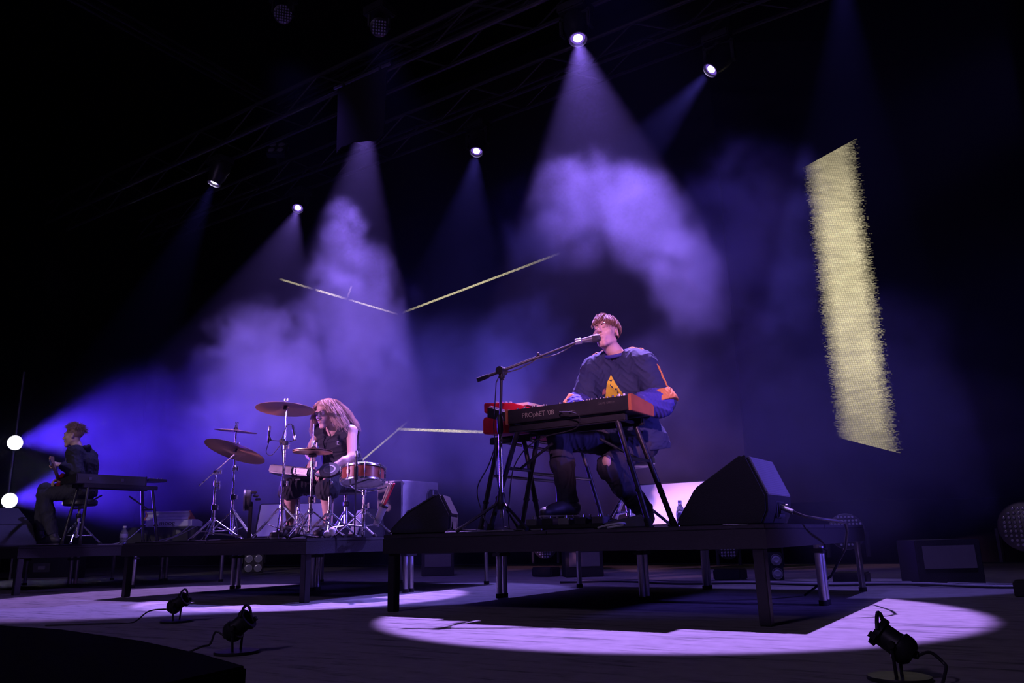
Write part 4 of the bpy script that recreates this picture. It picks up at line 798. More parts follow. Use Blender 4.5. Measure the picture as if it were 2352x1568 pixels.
# ------------------------------------------------------------------ dark things hanging above
t = thing('masking_cloth', 'ragged dark cloth hanging in front of the lamp above the drummer', 'cloth', (-5.53, 5.62, 4.62))
poly = [(-0.42, 0.85), (-0.40, 0.02), (-0.30, 0.05), (-0.2, 0.03), (-0.1, 0.045), (-0.03, 0.03), (0.06, 0.025), (0.12, 0.005), (0.2, 0.0), (0.30, 0.03), (0.34, 0.85)]
MB().prism(poly, lambda a, b, h: (a, h+0.03*math.sin(a*9), b), -0.006, 0.006).build('cloth', M_dark, t)
MB().cyl((-0.46, 0.0, 0.84), (0.40, 0.0, 0.84), 0.02, n=8).build('batten', M_steel, t)
for x in (-0.3, 0.25): MB().box((x, 0.03, 0.84), (0.03, 0.10, 0.06)).build('clamp', M_black, t)
def blinder(label, loc, rz, rx, n=(2, 2), lens_r=0.055, tint=(0.3, 0.3, 0.4)):
    t = thing('blinder_lamp', label, 'stage light', loc, rz); t.rotation_euler = (rx, 0, rz)
    w_, h_ = n[0]*lens_r*2.5, n[1]*lens_r*2.5
    MB().box((0, 0.05, 0), (w_, 0.1, h_)).build('housing', M_plastic, t, bevel=0.01)
    for i in range(n[0]):
        for j in range(n[1]):
            M_ = Matrix.Translation(((i-(n[0]-1)/2)*lens_r*2.4, 0.0, (j-(n[1]-1)/2)*lens_r*2.4)) @ Matrix.Rotation(R(90), 4, 'X')
            b = MB().lathe([(0.0, 0.004), (lens_r*0.5, 0.012), (lens_r*0.9, 0.004), (lens_r*0.9, 0.0), (0.0, 0.0)], 18, M_).build('bulb_lens', M_lensoff, t)
            MB().lathe([(lens_r*0.9, 0.0), (lens_r, 0.0), (lens_r, 0.012), (lens_r*0.9, 0.012)], 20, M_, closed=True).build('bezel', M_alu, b)
    MB().tube([(-w_/2-0.02, 0.05, 0), (-w_/2-0.02, 0.05, h_/2+0.05), (w_/2+0.02, 0.05, h_/2+0.05), (w_/2+0.02, 0.05, 0)], 0.009, 6).build('yoke', M_black, t)
    return t
t = blinder('four lens blinder lamp hanging dark at upper left', (-8.95, 7.25, 6.35), R(35), R(-28))
MB().cyl((0, 0.06, -0.05), (0.10, 0.20, -0.50), 0.018, n=8).build('mounting_post', M_black, t)
blinder('four lens blinder lamp on the floor behind the drum riser legs', (-9.75, 7.9, 0.165), R(45), 0)
blinder('two lens blinder lamp on the floor behind the singer riser', (-2.05, 7.45, 0.125), R(33), 0, (1, 2), 0.05)
def wash(label, c, look, rad):
    """round LED wash head: dark face with a grid of small lenses"""
    d = Vector(look).normalized(); t = thing('led_wash_lamp', label, 'stage light', c)
    q = d.to_track_quat('Z', 'Y').to_matrix().to_4x4()
    hd = MB().lathe([(0.0, -0.16), (rad*0.7, -0.16), (rad, -0.08), (rad*1.04, 0.0), (rad*0.97, 0.004), (0.0, 0.004)], 26, q).build('head', M_plastic, t)
    lens = MB().lathe([(0.0, 0.009), (0.008, 0.008), (0.011, 0.002), (0.0, 0.002)], 8).mesh('diode_lens', M_lensoff)
    k = int(rad/0.028)
    for i in range(-k, k+1):
        for j in range(-k, k+1):
            if math.hypot(i, j)*0.028 < rad*0.9:
                o = link('diode_lens', lens, hd); o.matrix_local = q @ Matrix.Translation((i*0.028, j*0.028, 0.004))
    side = Vector((-d.y, d.x, 0)); side = side.normalized() if side.length > 0.1 else Vector((1, 0, 0))
    up = 1 if c[2] > 2 else -1
    for s in (-1, 1): MB().cyl(side*rad*1.1*s-d*0.06, side*rad*1.1*s-d*0.06+Vector((0, 0, up*(rad+0.06))), 0.018, n=8).build('yoke_arm', M_plastic, t)
    bz = up*(rad+0.09) if up > 0 else -(c[2]-0.05)
    MB().box(tuple(-d*0.06+Vector((0, 0, bz))), (0.26, 0.22, 0.1)).build('base', M_plastic, t, bevel=0.012)
    return t
cam_p = Vector((0, 0, 0.414))
wash('round dotted wash lamp hanging at the top left', (-6.19, 5.0, 6.15), (cam_p-Vector((-6.19, 5.0, 6.15)))+Vector((2.5, -2, -1.5)), 0.10)
wash('round dotted wash lamp hanging at the top right of its twin', (-4.73, 5.0, 5.37), (cam_p-Vector((-4.73, 5.0, 5.37)))+Vector((2.5, -2, -1.5)), 0.09)
wash('round dotted wash lamp standing behind the right rear riser leg', (-1.36, 7.15, 0.42), (0.3, -1, 0.15), 0.14)
wash('small round dotted wash lamp behind the singer riser', (-2.5, 7.5, 0.28), (0.3, -1, -0.05), 0.09)
wash('round dotted wash lamp at the right picture edge', (-0.08, 6.0, 0.42), (-0.1, -1, 0.1), 0.15)
wash('round wash lamp under the middle of the singer riser far behind', (-4.75, 7.9, 0.33), (0.5, -1, -0.1), 0.13)
# flight case under the left riser, plates and cables
fc = thing('flight_case', 'black flight case with metal edges and a butterfly latch under the left riser', 'case', (-12.5, 6.3, 0), R(40))
MB().box((0, 0.2, 0.17), (0.85, 0.5, 0.34)).build('body', M_paint, fc, bevel=0.005)
for x in (-0.425, 0.425): MB().box((x, -0.05, 0.17), (0.025, 0.012, 0.34)).build('edge_strip', M_alu, fc)
for z in (0.012, 0.328): MB().box((0, -0.05, z), (0.85, 0.012, 0.025)).build('edge_strip', M_alu, fc)
MB().box((0, -0.056, 0.17), (0.24, 0.008, 0.13)).build('latch_dish', M_steel, fc, bevel=0.004); MB().box((0, -0.062, 0.17), (0.10, 0.01, 0.05)).build('latch', M_alu, fc, bevel=0.004)
def plate_box(label, c, d, rz, m):
    t = thing('equipment_box', label, 'box', c, rz); MB().box((0, d[1]/2, d[2]/2), d).build('body', M_paint, t, bevel=0.008); MB().box((0, -0.004, d[2]*0.62), (d[0]*0.8, 0.006, d[2]*0.5)).build('front_plate', m, t, bevel=0.002); return t
M_plate = mat('grey_plate', (0.13, 0.12, 0.14), 0.6)
plate_box('dark box with a pale grey plate at far right behind the stage', (-0.62, 7.0, 0), (0.50, 0.3, 0.34), R(33), M_plate)
plate_box('box with a slanted pale plate under the middle of the singer riser', (-4.25, 7.9, 0), (0.42, 0.3, 0.30), R(38), M_plate)
plate_box('box with a pale plate under the left part of the singer riser', (-6.3, 7.9, 0), (0.40, 0.3, 0.30), R(38), M_plate)
for i, (y, a) in enumerate([(6.75, 0.03), (6.85, 0.05), (7.0, 0.02)]):
    cable(['nearest cable lying across the floor behind the singer riser', 'middle cable lying across the floor behind the singer riser', 'farthest cable lying across the floor behind the singer riser'][i],
          [(-3.9+k*0.6, y+a*math.sin(k*1.7+i), 0.012+0.012*(k % 2)) for k in range(8)], 0.011, M_gcable if i == 1 else M_cable)
# ceiling rig: two dim trusses meeting in a corner
truss('dim ceiling truss running across the top of the picture', -9.7, -4.0, 7.9, 7.72, 0.14)
tr = truss('dim ceiling truss running upstage at the top left', 2.5, 7.7, -9.85, 7.72, 0.14, 'y'); tr.location = (-9.85, 2.5, 7.72)
# ------------------------------------------------------------------ people: smooth-union fields turned into one continuous skin
class Field:
    def __init__(s, lo, hi, h):
        s.h = h; s.lo = np.array(lo, float); n = np.ceil((np.array(hi)-s.lo)/h).astype(int)+1; s.n = n
        s.f = np.full(n, 1.0, np.float32); s.ax = [s.lo[i]+h*np.arange(n[i]) for i in range(3)]
    def sl(s, lo, hi):
        a = np.maximum(np.floor((np.array(lo)-s.lo)/s.h).astype(int), 0); b = np.minimum(np.ceil((np.array(hi)-s.lo)/s.h).astype(int)+1, s.n)
        if np.any(b <= a): return None
        g = [s.ax[i][a[i]:b[i]].astype(np.float32) for i in range(3)]
        return (slice(a[0], b[0]), slice(a[1], b[1]), slice(a[2], b[2])), g[0][:, None, None], g[1][None, :, None], g[2][None, None, :]
    def comb(s, S_, d, k, sub):
        f = s.f[S_]
        if sub: d = -d; hh = np.clip(0.5+0.5*(d-f)/k, 0, 1); s.f[S_] = f*(1-hh)+d*hh+k*hh*(1-hh)
        else: hh = np.clip(0.5+0.5*(f-d)/k, 0, 1); s.f[S_] = f*(1-hh)+d*hh-k*hh*(1-hh)
    def cone(s, a, b, ra, rb=None, k=0.02, sub=False, sq=None):
        """round cone from a to b; sq=(axis, factor) flattens along a world-ish axis"""
        a = np.array(a, float); b = np.array(b, float); rb = ra if rb is None else rb; m = max(ra, rb)+k+3*s.h
        r_ = s.sl(np.minimum(a, b)-m, np.maximum(a, b)+m)
        if r_ is None: return s
        S_, X, Y, Z = r_; d = b-a; L = max(float(d@d), 1e-9)
        t = np.clip(((X-a[0])*d[0]+(Y-a[1])*d[1]+(Z-a[2])*d[2])/L, 0, 1)
        q = np.sqrt((X-a[0]-t*d[0])**2+(Y-a[1]-t*d[1])**2+(Z-a[2]-t*d[2])**2)-(ra+(rb-ra)*t)
        s.comb(S_, q, k, sub); return s
    def ell(s, c, r, Rm=None, k=0.02, sub=False):
        c = np.array(c, float); r = np.array(r, float); m = r.max()+k+3*s.h; r_ = s.sl(c-m, c+m)
        if r_ is None: return s
        S_, X, Y, Z = r_; x, y, z = X-c[0], Y-c[1], Z-c[2]
        if Rm is not None:
            Q = np.array(Rm).T; x, y, z = (Q[i][0]*x+Q[i][1]*y+Q[i][2]*z for i in range(3))
        k0 = np.sqrt((x/r[0])**2+(y/r[1])**2+(z/r[2])**2); k1 = np.sqrt((x/r[0]**2)**2+(y/r[1]**2)**2+(z/r[2]**2)**2)+1e-6
        s.comb(S_, np.where(k1 > 1e-5, k0*(k0-1)/k1, -r.min()), k, sub); return s
    def wrinkle(s, amp, waves, seed=0):
        rs = np.random.RandomState(seed); X, Y, Z = s.ax[0][:, None, None], s.ax[1][None, :, None], s.ax[2][None, None, :]
        near = np.abs(s.f) < 0.05; w = np.zeros(s.f.shape, np.float32)
        for lam, wt in waves:
            d = rs.normal(size=3); d /= np.linalg.norm(d); e = rs.normal(size=3)
            ph = (X*d[0]+Y*d[1]+Z*d[2])*(2*math.pi/lam)+1.6*np.sin((X*e[0]+Y*e[1]+Z*e[2])*(2*math.pi/(lam*3.1)))
            w += wt*(1-np.abs(np.sin(ph)))**1.5
        s.f = np.where(near, s.f-amp*w, s.f).astype(np.float32); return s
    def cut(s, p, n, keep=True):
        """keep the half space (x-p).n < 0"""
        n = np.array(n, float); n /= np.linalg.norm(n); X, Y, Z = s.ax[0][:, None, None], s.ax[1][None, :, None], s.ax[2][None, None, :]
        s.f = np.maximum(s.f, ((X-p[0])*n[0]+(Y-p[1])*n[1]+(Z-p[2])*n[2]).astype(np.float32)); return s
    def val(s, p):
        q = (np.array(p)-s.lo)/s.h; i = np.clip(np.floor(q).astype(int), 0, s.n-2); t = q-i; v = 0
        for a in (0, 1):
            for b in (0, 1):
                for c in (0, 1):
                    v += s.f[i[0]+a, i[1]+b, i[2]+c]*(t[0] if a else 1-t[0])*(t[1] if b else 1-t[1])*(t[2] if c else 1-t[2])
        return v
    def mesh(s, name, mt):
        f = s.f; f[0] = f[-1] = 1; f[:, 0] = f[:, -1] = 1; f[:, :, 0] = f[:, :, -1] = 1
        g = f < 0; nx, ny, nz = f.shape
        c = np.zeros((nx-1, ny-1, nz-1), np.int8); K = [(a, b, d) for a in (0, 1) for b in (0, 1) for d in (0, 1)]
        for a, b, d in K: c += g[a:nx-1+a, b:ny-1+b, d:nz-1+d]
        act = np.argwhere((c > 0) & (c < 8)); idx = np.full(c.shape, -1, np.int64); idx[act[:, 0], act[:, 1], act[:, 2]] = np.arange(len(act))
        val = {k_: f[act[:, 0]+k_[0], act[:, 1]+k_[1], act[:, 2]+k_[2]] for k_ in K}
        acc = np.zeros((len(act), 3)); cnt = np.zeros(len(act))
        for p in K:
            for ax_ in range(3):
                if p[ax_]: continue
                q = list(p); q[ax_] = 1; q = tuple(q); a, b = val[p], val[q]; m = (a < 0) != (b < 0)
                t = np.where(m, a/np.where(m, a-b, 1), 0); pt = np.tile(np.array(p, float), (len(act), 1)); pt[:, ax_] += t
                acc += pt*m[:, None]; cnt += m
        V = s.lo+s.h*(act+acc/cnt[:, None]); Q = []
        for ax_ in range(3):
            o1, o2 = [(1, 2), (2, 0), (0, 1)][ax_]; sl0 = [slice(None)]*3; sl1 = [slice(None)]*3; sl0[ax_] = slice(0, -1); sl1[ax_] = slice(1, None)
            A, B = g[tuple(sl0)], g[tuple(sl1)]; e = np.argwhere(A != B); e = e[(e[:, o1] > 0) & (e[:, o2] > 0) & (e[:, o1] < f.shape[o1]-1) & (e[:, o2] < f.shape[o2]-1)]
            flip = A[e[:, 0], e[:, 1], e[:, 2]]
            def cell(d1, d2):
                q = e.copy(); q[:, o1] -= d1; q[:, o2] -= d2; return idx[q[:, 0], q[:, 1], q[:, 2]]
            q = np.stack([cell(1, 1), cell(0, 1), cell(0, 0), cell(1, 0)], 1); q[~flip] = q[~flip][:, ::-1]; Q.append(q)
        Q = np.concatenate(Q); Q = Q[(Q >= 0).all(1)]
        me = bpy.data.meshes.new(name); me.from_pydata(V.tolist(), [], Q.tolist()); me.shade_smooth(); me.materials.append(mt); return me
def frame_of(yaw, pitch=0, roll=0):
    """head/body frame: faces -Y, left is +X; yaw>0 turns toward +X, pitch>0 lifts the chin, roll>0 tips the crown toward +X"""
    return np.array((Matrix.Rotation(yaw, 3, 'Z') @ Matrix.Rotation(-pitch, 3, 'X') @ Matrix.Rotation(roll, 3, 'Y')))
def head(F, c, Q, s=0.90, k=0.018):
    P = lambda x, y, z: np.array(c)+Q @ (np.array((x, y, z))*s)
    E = lambda p, r, kk=k, sub=False, Rl=None: F.ell(P(*p), np.array(r)*s, Q if Rl is None else Q @ Rl, kk*s, sub)
    C = lambda a, b, ra, rb, kk=k, sub=False: F.cone(P(*a), P(*b), ra*s, rb*s, kk*s, sub)
    E((0, 0.018, 0.045), (0.077, 0.098, 0.088)); E((0, -0.022, -0.02), (0.066, 0.074, 0.088))
    for x in (-1, 1):
        C((x*0.052, 0.012, -0.058), (x*0.014, -0.072, -0.108), 0.020, 0.016); E((x*0.045, -0.058, -0.018), (0.024, 0.022, 0.020))
    C((-0.012, -0.078, -0.108), (0.012, -0.078, -0.108), 0.016, 0.016); C((-0.034, -0.083, 0.032), (0.034, -0.083, 0.032), 0.013, 0.013, 0.02)
    E((0, -0.080, -0.062), (0.032, 0.018, 0.028), 0.02)
    for x in (-1, 1): E((x*0.032, -0.107, 0.012), (0.017, 0.016, 0.0125), 0.014, True)
    for x in (-1, 1): E((x*0.031, -0.0795, 0.010), (0.0155, 0.0135, 0.0125), 0.005)
    C((0, -0.095, 0.020), (0, -0.116, -0.020), 0.007, 0.0115, 0.012); E((0, -0.116, -0.022), (0.0125, 0.012, 0.010), 0.008)
    for x in (-1, 1): E((x*0.012, -0.106, -0.026), (0.009, 0.011, 0.008), 0.006); E((x*0.0075, -0.113, -0.0335), (0.0045, 0.006, 0.004), 0.003, True)
    E((0, -0.097, -0.054), (0.023, 0.011, 0.0060), 0.007); E((0, -0.096, -0.0665), (0.020, 0.011, 0.0070), 0.007); C((-0.022, -0.108, -0.0602), (0.022, -0.108, -0.0602), 0.0022, 0.0022, 0.004, True)
    for x in (-1, 1):
        Rl = np.array(Matrix.Rotation(x*R(22), 3, 'Z') @ Matrix.Rotation(R(-10), 3, 'X'))
        E((x*0.079, 0.022, 0.0), (0.0085, 0.019, 0.033), 0.006, False, Rl); E((x*0.0865, 0.016, 0.004), (0.006, 0.011, 0.020), 0.005, True, Rl); E((x*0.083, 0.016, -0.026), (0.006, 0.010, 0.010), 0.006, False, Rl)
    return P
def hand(F, w_, d, up, side, curl=0.5, s=1.0, spread=0.10):
    """five fingered hand; d = toward the fingers, up = back of the hand, side=+1 puts the thumb toward d x up"""
    d = np.array(d, float); d /= np.linalg.norm(d); up = np.array(up, float); up -= d*(up@d); up /= np.linalg.norm(up); x = np.cross(d, up)*side
    w_ = np.array(w_, float); P = lambda a, b, c: w_+(x*a+d*b+up*c)*s
    for a in (-0.026, -0.009, 0.009, 0.026): F.cone(P(a*0.6, 0.005, 0), P(a, 0.082, 0.003), 0.0135*s, 0.0115*s, 0.012*s)
    for a, L in ((0.029, 0.068), (0.0095, 0.077), (-0.0095, 0.072), (-0.028, 0.056)):
        p = P(a, 0.084, 0.003); ang = curl*0.55
        for j, q in enumerate((0.45, 0.30, 0.25)):
            dr = d*math.cos(ang)-up*math.sin(ang)+x*a*spread*10*0.3; dr /= np.linalg.norm(dr); n = p+dr*L*q*s; F.cone(p, n, (0.0092-j*0.0008)*s, (0.0085-j*0.0008)*s, 0.004*s); p = n; ang += curl*0.85
    p = P(0.022, 0.02, -0.004); dr = d*0.62+x*0.72-up*0.30; dr /= np.linalg.norm(dr); n = p+dr*0.046*s; F.cone(p, n, 0.0135*s, 0.0105*s, 0.010*s); dr = d*0.92+x*0.15-up*0.30; dr /= np.linalg.norm(dr); m = n+dr*0.032*s; F.cone(n, m, 0.0100*s, 0.0092*s, 0.004*s); F.cone(m, m+(dr-up*0.2)*0.026*s, 0.0092*s, 0.0078*s, 0.004*s)
def lerp(a, b, t): return np.array(a)*(1-t)+np.array(b)*t
def torso(F, J, grow=0.0, k=0.05, wide=1.0):
    for s in ('L', 'R'):
        hp, sh = np.array(J['hip'+s]), np.array(J['sh'+s]); pv, ch, nk = np.array(J['pelvis']), np.array(J['chest']), np.array(J['neck'])
        F.cone(lerp(pv, hp, 0.75), lerp(lerp(pv, ch, 0.45), lerp(hp, sh, 0.5), 0.35*wide), 0.105+grow, 0.098+grow, k)
        F.cone(lerp(lerp(pv, ch, 0.45), lerp(hp, sh, 0.5), 0.35*wide), lerp(ch, sh, 0.30)+np.array((0, 0, -0.02)), 0.098+grow, 0.108+grow, k)
        F.cone(lerp(ch, sh, 0.30)+np.array((0, 0, 0.0)), sh+(ch-sh)*0.12, 0.095+grow, 0.062+grow*0.8, k); F.cone(nk-np.array((0, 0, 0.01)), lerp(nk, sh, 0.85), 0.045+grow*0.6, 0.052+grow*0.6, k*0.8)
def build_person(label, J, skin, hd, lo, hi, h=0.0045):
    F = Field(lo, hi, h); torso(F, J, -0.012)
    for s in ('L', 'R'):
        F.cone(J['sh'+s], J['el'+s], 0.048, 0.038, 0.03); F.cone(J['el'+s], lerp(J['el'+s], J['wr'+s], 0.35), 0.038, 0.040, 0.02); F.cone(lerp(J['el'+s], J['wr'+s], 0.35), J['wr'+s], 0.040, 0.025, 0.02)
        F.cone(J['hip'+s], J['kn'+s], 0.078, 0.050, 0.03); F.cone(J['kn'+s], lerp(J['kn'+s], J['an'+s], 0.3), 0.050, 0.054, 0.02); F.cone(lerp(J['kn'+s], J['an'+s], 0.3), J['an'+s], 0.054, 0.034, 0.02); F.cone(J['an'+s]-np.array((0, 0, 0.03)), J['toe'+s], 0.034, 0.026, 0.02)
        d, up, sd, cu_ = J['hand'+s]; hand(F, J['wr'+s], d, up, sd, cu_)
    Q = frame_of(*hd[1]); c = np.array(hd[0]); P = head(F, c, Q, hd[2])
    F.cone(c+Q @ np.array((0, 0.022, -0.055)), J['neck'], 0.048, 0.054, 0.02); F.cone(c+Q @ np.array((0, 0.012, -0.06)), lerp(J['neck'], J['chest'], 0.12)+Q @ np.array((0, -0.022, 0)), 0.040, 0.042, 0.02)
    root = link('person', F.mesh('person', skin)); tag(root, label, 'person')
    return root, F, P, Q, c
def strands(polys, r_, mt, parent, name='hair', r_end=0.0006, extra=None):
    m = MB()
    for p in polys: m.tube(p, r_, 4, r_end)
    if extra: m.v, m.f = m.v, m.f
    return m.build(name, mt, parent, smooth=80)
def shoe(parent, an, toe, mt, sole):
    an = np.array(an, float); toe = np.array(toe, float); d = toe-an; d[2] = 0; L = np.linalg.norm(d); d /= L; z = toe[2]
    F = Field(np.minimum(an, toe)-0.14, np.maximum(an, toe)+0.14, 0.005); heel = np.array((an[0], an[1], z+0.012))-d*0.045
    F.cone(heel+np.array((0, 0, 0.02)), toe+np.array((0, 0, 0.006)), 0.040, 0.036, 0.02); F.cone(an+np.array((0, 0, 0.01)), an*0.5+(heel+d*0.03)*0.5, 0.046, 0.046, 0.03); F.cone(an, toe-d*0.06+np.array((0, 0, 0.03)), 0.042, 0.030, 0.03)
    F.cut((0, 0, an[2]+0.035), (0, 0, 1)); F.cut((0, 0, z-0.022), (0, 0, -1)); o = link('shoe', F.mesh('shoe', mt), parent)
    G = Field(np.minimum(an, toe)-0.14, np.maximum(an, toe)+0.14, 0.005); G.cone(heel+np.array((0, 0, 0.0)), toe, 0.045, 0.041, 0.02); G.cut((0, 0, z-0.010), (0, 0, 1)); G.cut((0, 0, z-0.028), (0, 0, -1)); link('sole', G.mesh('sole', sole), o); return o
def legs_cloth(parent, J, lo, hi, mt, cut_an=None, grow=0.014, name='trousers', flare=0.0, h=0.006, seed=3):
    F = Field(lo, hi, h)
    for s in ('L', 'R'):
        pv, hp = np.array(J['pelvis']), np.array(J['hip'+s]); F.cone(lerp(pv, hp, 0.7)+np.array((0, 0.0, 0.03)), hp, 0.112, 0.10, 0.05); F.cone(hp, J['kn'+s], 0.080+grow, 0.055+grow, 0.03)
        e = J['an'+s] if cut_an is None else lerp(J['kn'+s], J['an'+s], cut_an[0 if s == 'L' else 1]); F.cone(J['kn'+s], lerp(J['kn'+s], e, 0.4), 0.055+grow, 0.057+grow+flare, 0.02); F.cone(lerp(J['kn'+s], e, 0.4), e, 0.057+grow+flare, (0.040 if cut_an is None else 0.052)+grow+flare, 0.02)
    F.wrinkle(0.006, [(0.11, 1), (0.07, 0.7), (0.16, 0.8)], seed)
    for s in ('L', 'R'):
        a, b = np.array(J['kn'+s]), np.array(J['an'+s]); e = b if cut_an is None else lerp(a, b, cut_an[0 if s == 'L' else 1]); d = (b-a)/np.linalg.norm(b-a); r_ = F.sl(e-0.13, e+0.13)
        if r_: S_, X, Y, Z = r_; F.f[S_] = np.maximum(F.f[S_], np.where((X-e[0])**2+(Y-e[1])**2+(Z-e[2])**2 < 0.0145, ((X-e[0])*d[0]+(Y-e[1])*d[1]+(Z-e[2])*d[2]), -1))
    return link(name, F.mesh(name, mt), parent), F
V3 = lambda *a: np.array(a, float)
M_skin = mat('skin', (0.62, 0.40, 0.33), 0.5, 0, 0.08, 30); M_skin.node_tree.nodes['Principled BSDF'].inputs['Subsurface Weight'].default_value = 0.0
M_navy = mat('navy_sweatshirt', (0.018, 0.026, 0.075), 0.85, 0, 0.25, 60, 0.15); M_cuff = mat('blue_cuff', (0.05, 0.05, 0.30), 0.85, 0, 0.2, 60, 0.1)
M_yel = mat('yellow_print', (0.75, 0.58, 0.03), 0.7, 0, 0.15); M_org = mat('orange_cloth', (0.60, 0.25, 0.06), 0.8, 0, 0.2); M_jean = mat('dark_jeans', (0.028, 0.028, 0.045), 0.85, 0, 0.3, 50, 0.15)
M_hair1 = mat('brown_hair', (0.22, 0.12, 0.075), 0.6, 0, 0.4, 40, spec=0.2); M_hair2 = mat('blond_hair', (0.62, 0.42, 0.32), 0.55, 0, 0.35, 40, spec=0.2); M_hair3 = mat('fair_brown_hair', (0.28, 0.17, 0.12), 0.6, 0, 0.4, 40, spec=0.2)
M_blacks = mat('black_cloth', (0.014, 0.014, 0.022), 0.85, 0, 0.3, 50, 0.15); M_sh = mat('shoe_leather', (0.03, 0.03, 0.035), 0.5); M_sole = mat('shoe_sole', (0.35, 0.33, 0.35), 0.7); M_greysh = mat('grey_shorts', (0.11, 0.11, 0.14), 0.85, 0, 0.2, 50, 0.15)
M_brow = mat('eyebrow_hair', (0.05, 0.03, 0.025), 0.85, spec=0.1); M_lip = mat('lips', (0.50, 0.22, 0.22), 0.45)
def face_bits(root, P, s, Q, brow=M_brow, lids=True):
    for x in (-1, 1):
        MB().tube([P(x*0.014, -0.0965, 0.0270), P(x*0.022, -0.0975, 0.0310), P(x*0.032, -0.0955, 0.0345), P(x*0.043, -0.0895, 0.0335), P(x*0.051, -0.081, 0.029)], 0.0036*s, 6, 0.0020*s).build('eyebrow', brow, root)
        if lids: MB().tube([P(x*0.0185, -0.0905, 0.0065), P(x*0.026, -0.0945, 0.0040), P(x*0.035, -0.0935, 0.0040), P(x*0.044, -0.0865, 0.0065)], 0.0016*s, 5, 0.0010*s).build('eyelash', brow, root)
    MB().ell((0, 0, 0), (0.0205*s, 0.0065*s, 0.0042*s), Matrix.Translation(Vector(P(0, -0.1010, -0.0545))) @ Matrix(Q.tolist()).to_4x4()).build('upper_lip', M_lip, root)
    MB().ell((0, 0, 0), (0.0185*s, 0.0065*s, 0.0050*s), Matrix.Translation(Vector(P(0, -0.0995, -0.0665))) @ Matrix(Q.tolist()).to_4x4()).build('lower_lip', M_lip, root)
# ------------------------------------------------------------------ the singer
J = dict(pelvis=V3(-2.17, 4.78, 1.02), chest=V3(-2.15, 4.64, 1.36), neck=V3(-2.14, 4.57, 1.555), shL=V3(-1.965, 4.56, 1.475), shR=V3(-2.325, 4.58, 1.495), elL=V3(-1.875, 4.56, 1.225), elR=V3(-2.43, 4.56, 1.265),
     wrL=V3(-1.94, 4.345, 1.205), wrR=V3(-2.34, 4.345, 1.205), hipL=V3(-2.08, 4.75, 1.01), hipR=V3(-2.26, 4.75, 1.02), knL=V3(-2.165, 4.40, 0.835), knR=V3(-2.51, 4.385, 1.045), anL=V3(-2.06, 4.655, 0.565), anR=V3(-2.47, 4.42, 0.625),
     toeL=V3(-2.06, 4.52, 0.49), toeR=V3(-2.56, 4.27, 0.565), handL=((-0.1, -1, -0.15), (0, 0, 1), -1, 0.55), handR=((0.1, -1, -0.15), (0, 0, 1), 1, 0.55))
lo, hi = (-2.72, 4.05, 0.42), (-1.72, 5.02, 1.92)
HS = 0.93; HC = V3(-2.185, 4.49, 1.705)
root, BF, P, Q, c = build_person('seated singer in a navy sweatshirt with eyes closed at the microphone', J, M_skin, (HC, (R(2), R(9), R(-6)), HS), lo, hi, 0.0042)
face_bits(root, P, HS, Q)
legs, LF = legs_cloth(root, J, lo, hi, M_jean)
shoe(root, J['anL'], J['toeL'], M_sh, M_sole); shoe(root, J['anR'], J['toeR'], M_sh, M_sole)
# torn knee showing skin
MB().ell((0, 0, 0), (0.032, 0.028, 0.045)).build('knee_tear', M_skin, root).location = tuple(J['knL']+V3(0.012, -0.052, 0.022))
def top_cloth(J, lo, hi, grow, arm, h=0.005, seed=1, hem=0.02, neck_r=0.062, neck_tilt=(0, -0.5, 1), sleeves=True, fore=0.8):
    F = Field(lo, hi, h); torso(F, J, grow, 0.06, 1.25)
    if sleeves:
        for s in ('L', 'R'):
            F.cone(lerp(J['neck'], J['sh'+s], 0.6), J['sh'+s], 0.05+grow, arm[0], 0.05); F.cone(J['sh'+s], J['el'+s], arm[0], arm[1], 0.03); F.cone(J['el'+s], lerp(J['el'+s], J['wr'+s], fore), arm[1], arm[2], 0.02)
    return F
F = top_cloth(J, lo, hi, 0.026, (0.078, 0.080, 0.072), fore=0.1)
F.cone(J['pelvis']+V3(0.08, 0.03, -0.02), J['pelvis']+V3(-0.08, 0.03, -0.02), 0.15, 0.15, 0.05); F.cone(J['elL'], J['elL']+V3(0.012, 0.01, -0.01), 0.080, 0.072, 0.04)
F.wrinkle(0.0055, [(0.15, 1), (0.10, 0.7), (0.24, 1)], 12)
F.cone(J['neck']+V3(0, -0.02, 0.0), J['neck']+V3(-0.02, -0.05, 0.2), 0.066, 0.11, 0.008, True)
F.cut(J['pelvis']+V3(0, 0, -0.06), (0, 0.15, -1))
SW = F; sw = link('sweatshirt', F.mesh('sweatshirt', M_navy), root)
# ribbed collar, orange sleeve bands and blue cuffs
ring = [J['neck']+V3(0, -0.022, 0.012)+V3(0.074*math.cos(a), 0.074*math.sin(a), 0.030*math.sin(a)+0.004) for a in np.linspace(0, 2*math.pi, 33)]
MB().tube(ring, 0.012, 8).build('collar', M_cuff, sw)
for s in ('L', 'R'):
    e, w_, sh = np.array(J['el'+s]), np.array(J['wr'+s]), np.array(J['sh'+s]); G = Field(e-0.3, e+0.3, 0.005); G.cone(lerp(sh, e, 0.78), e+V3(0.014 if s == 'L' else -0.014, 0, -0.012), 0.097, 0.108, 0.02); G.wrinkle(0.004, [(0.09, 1), (0.05, 0.6)], 8); d = e-sh; G.cut(lerp(sh, e, 0.80), -d); G.cut(e+d*0.10, d); link('sleeve_band', G.mesh('sleeve_band', M_org), sw)
    G = Field(e-0.35, e+0.35, 0.005); G.cone(lerp(e, w_, 0.05), lerp(e, w_, 0.72), 0.100, 0.060, 0.02); G.wrinkle(0.006, [(0.07, 1), (0.045, 0.7)], 9); G.cut(lerp(e, w_, 0.88), w_-e); link('cuff', G.mesh('cuff', M_cuff), sw)
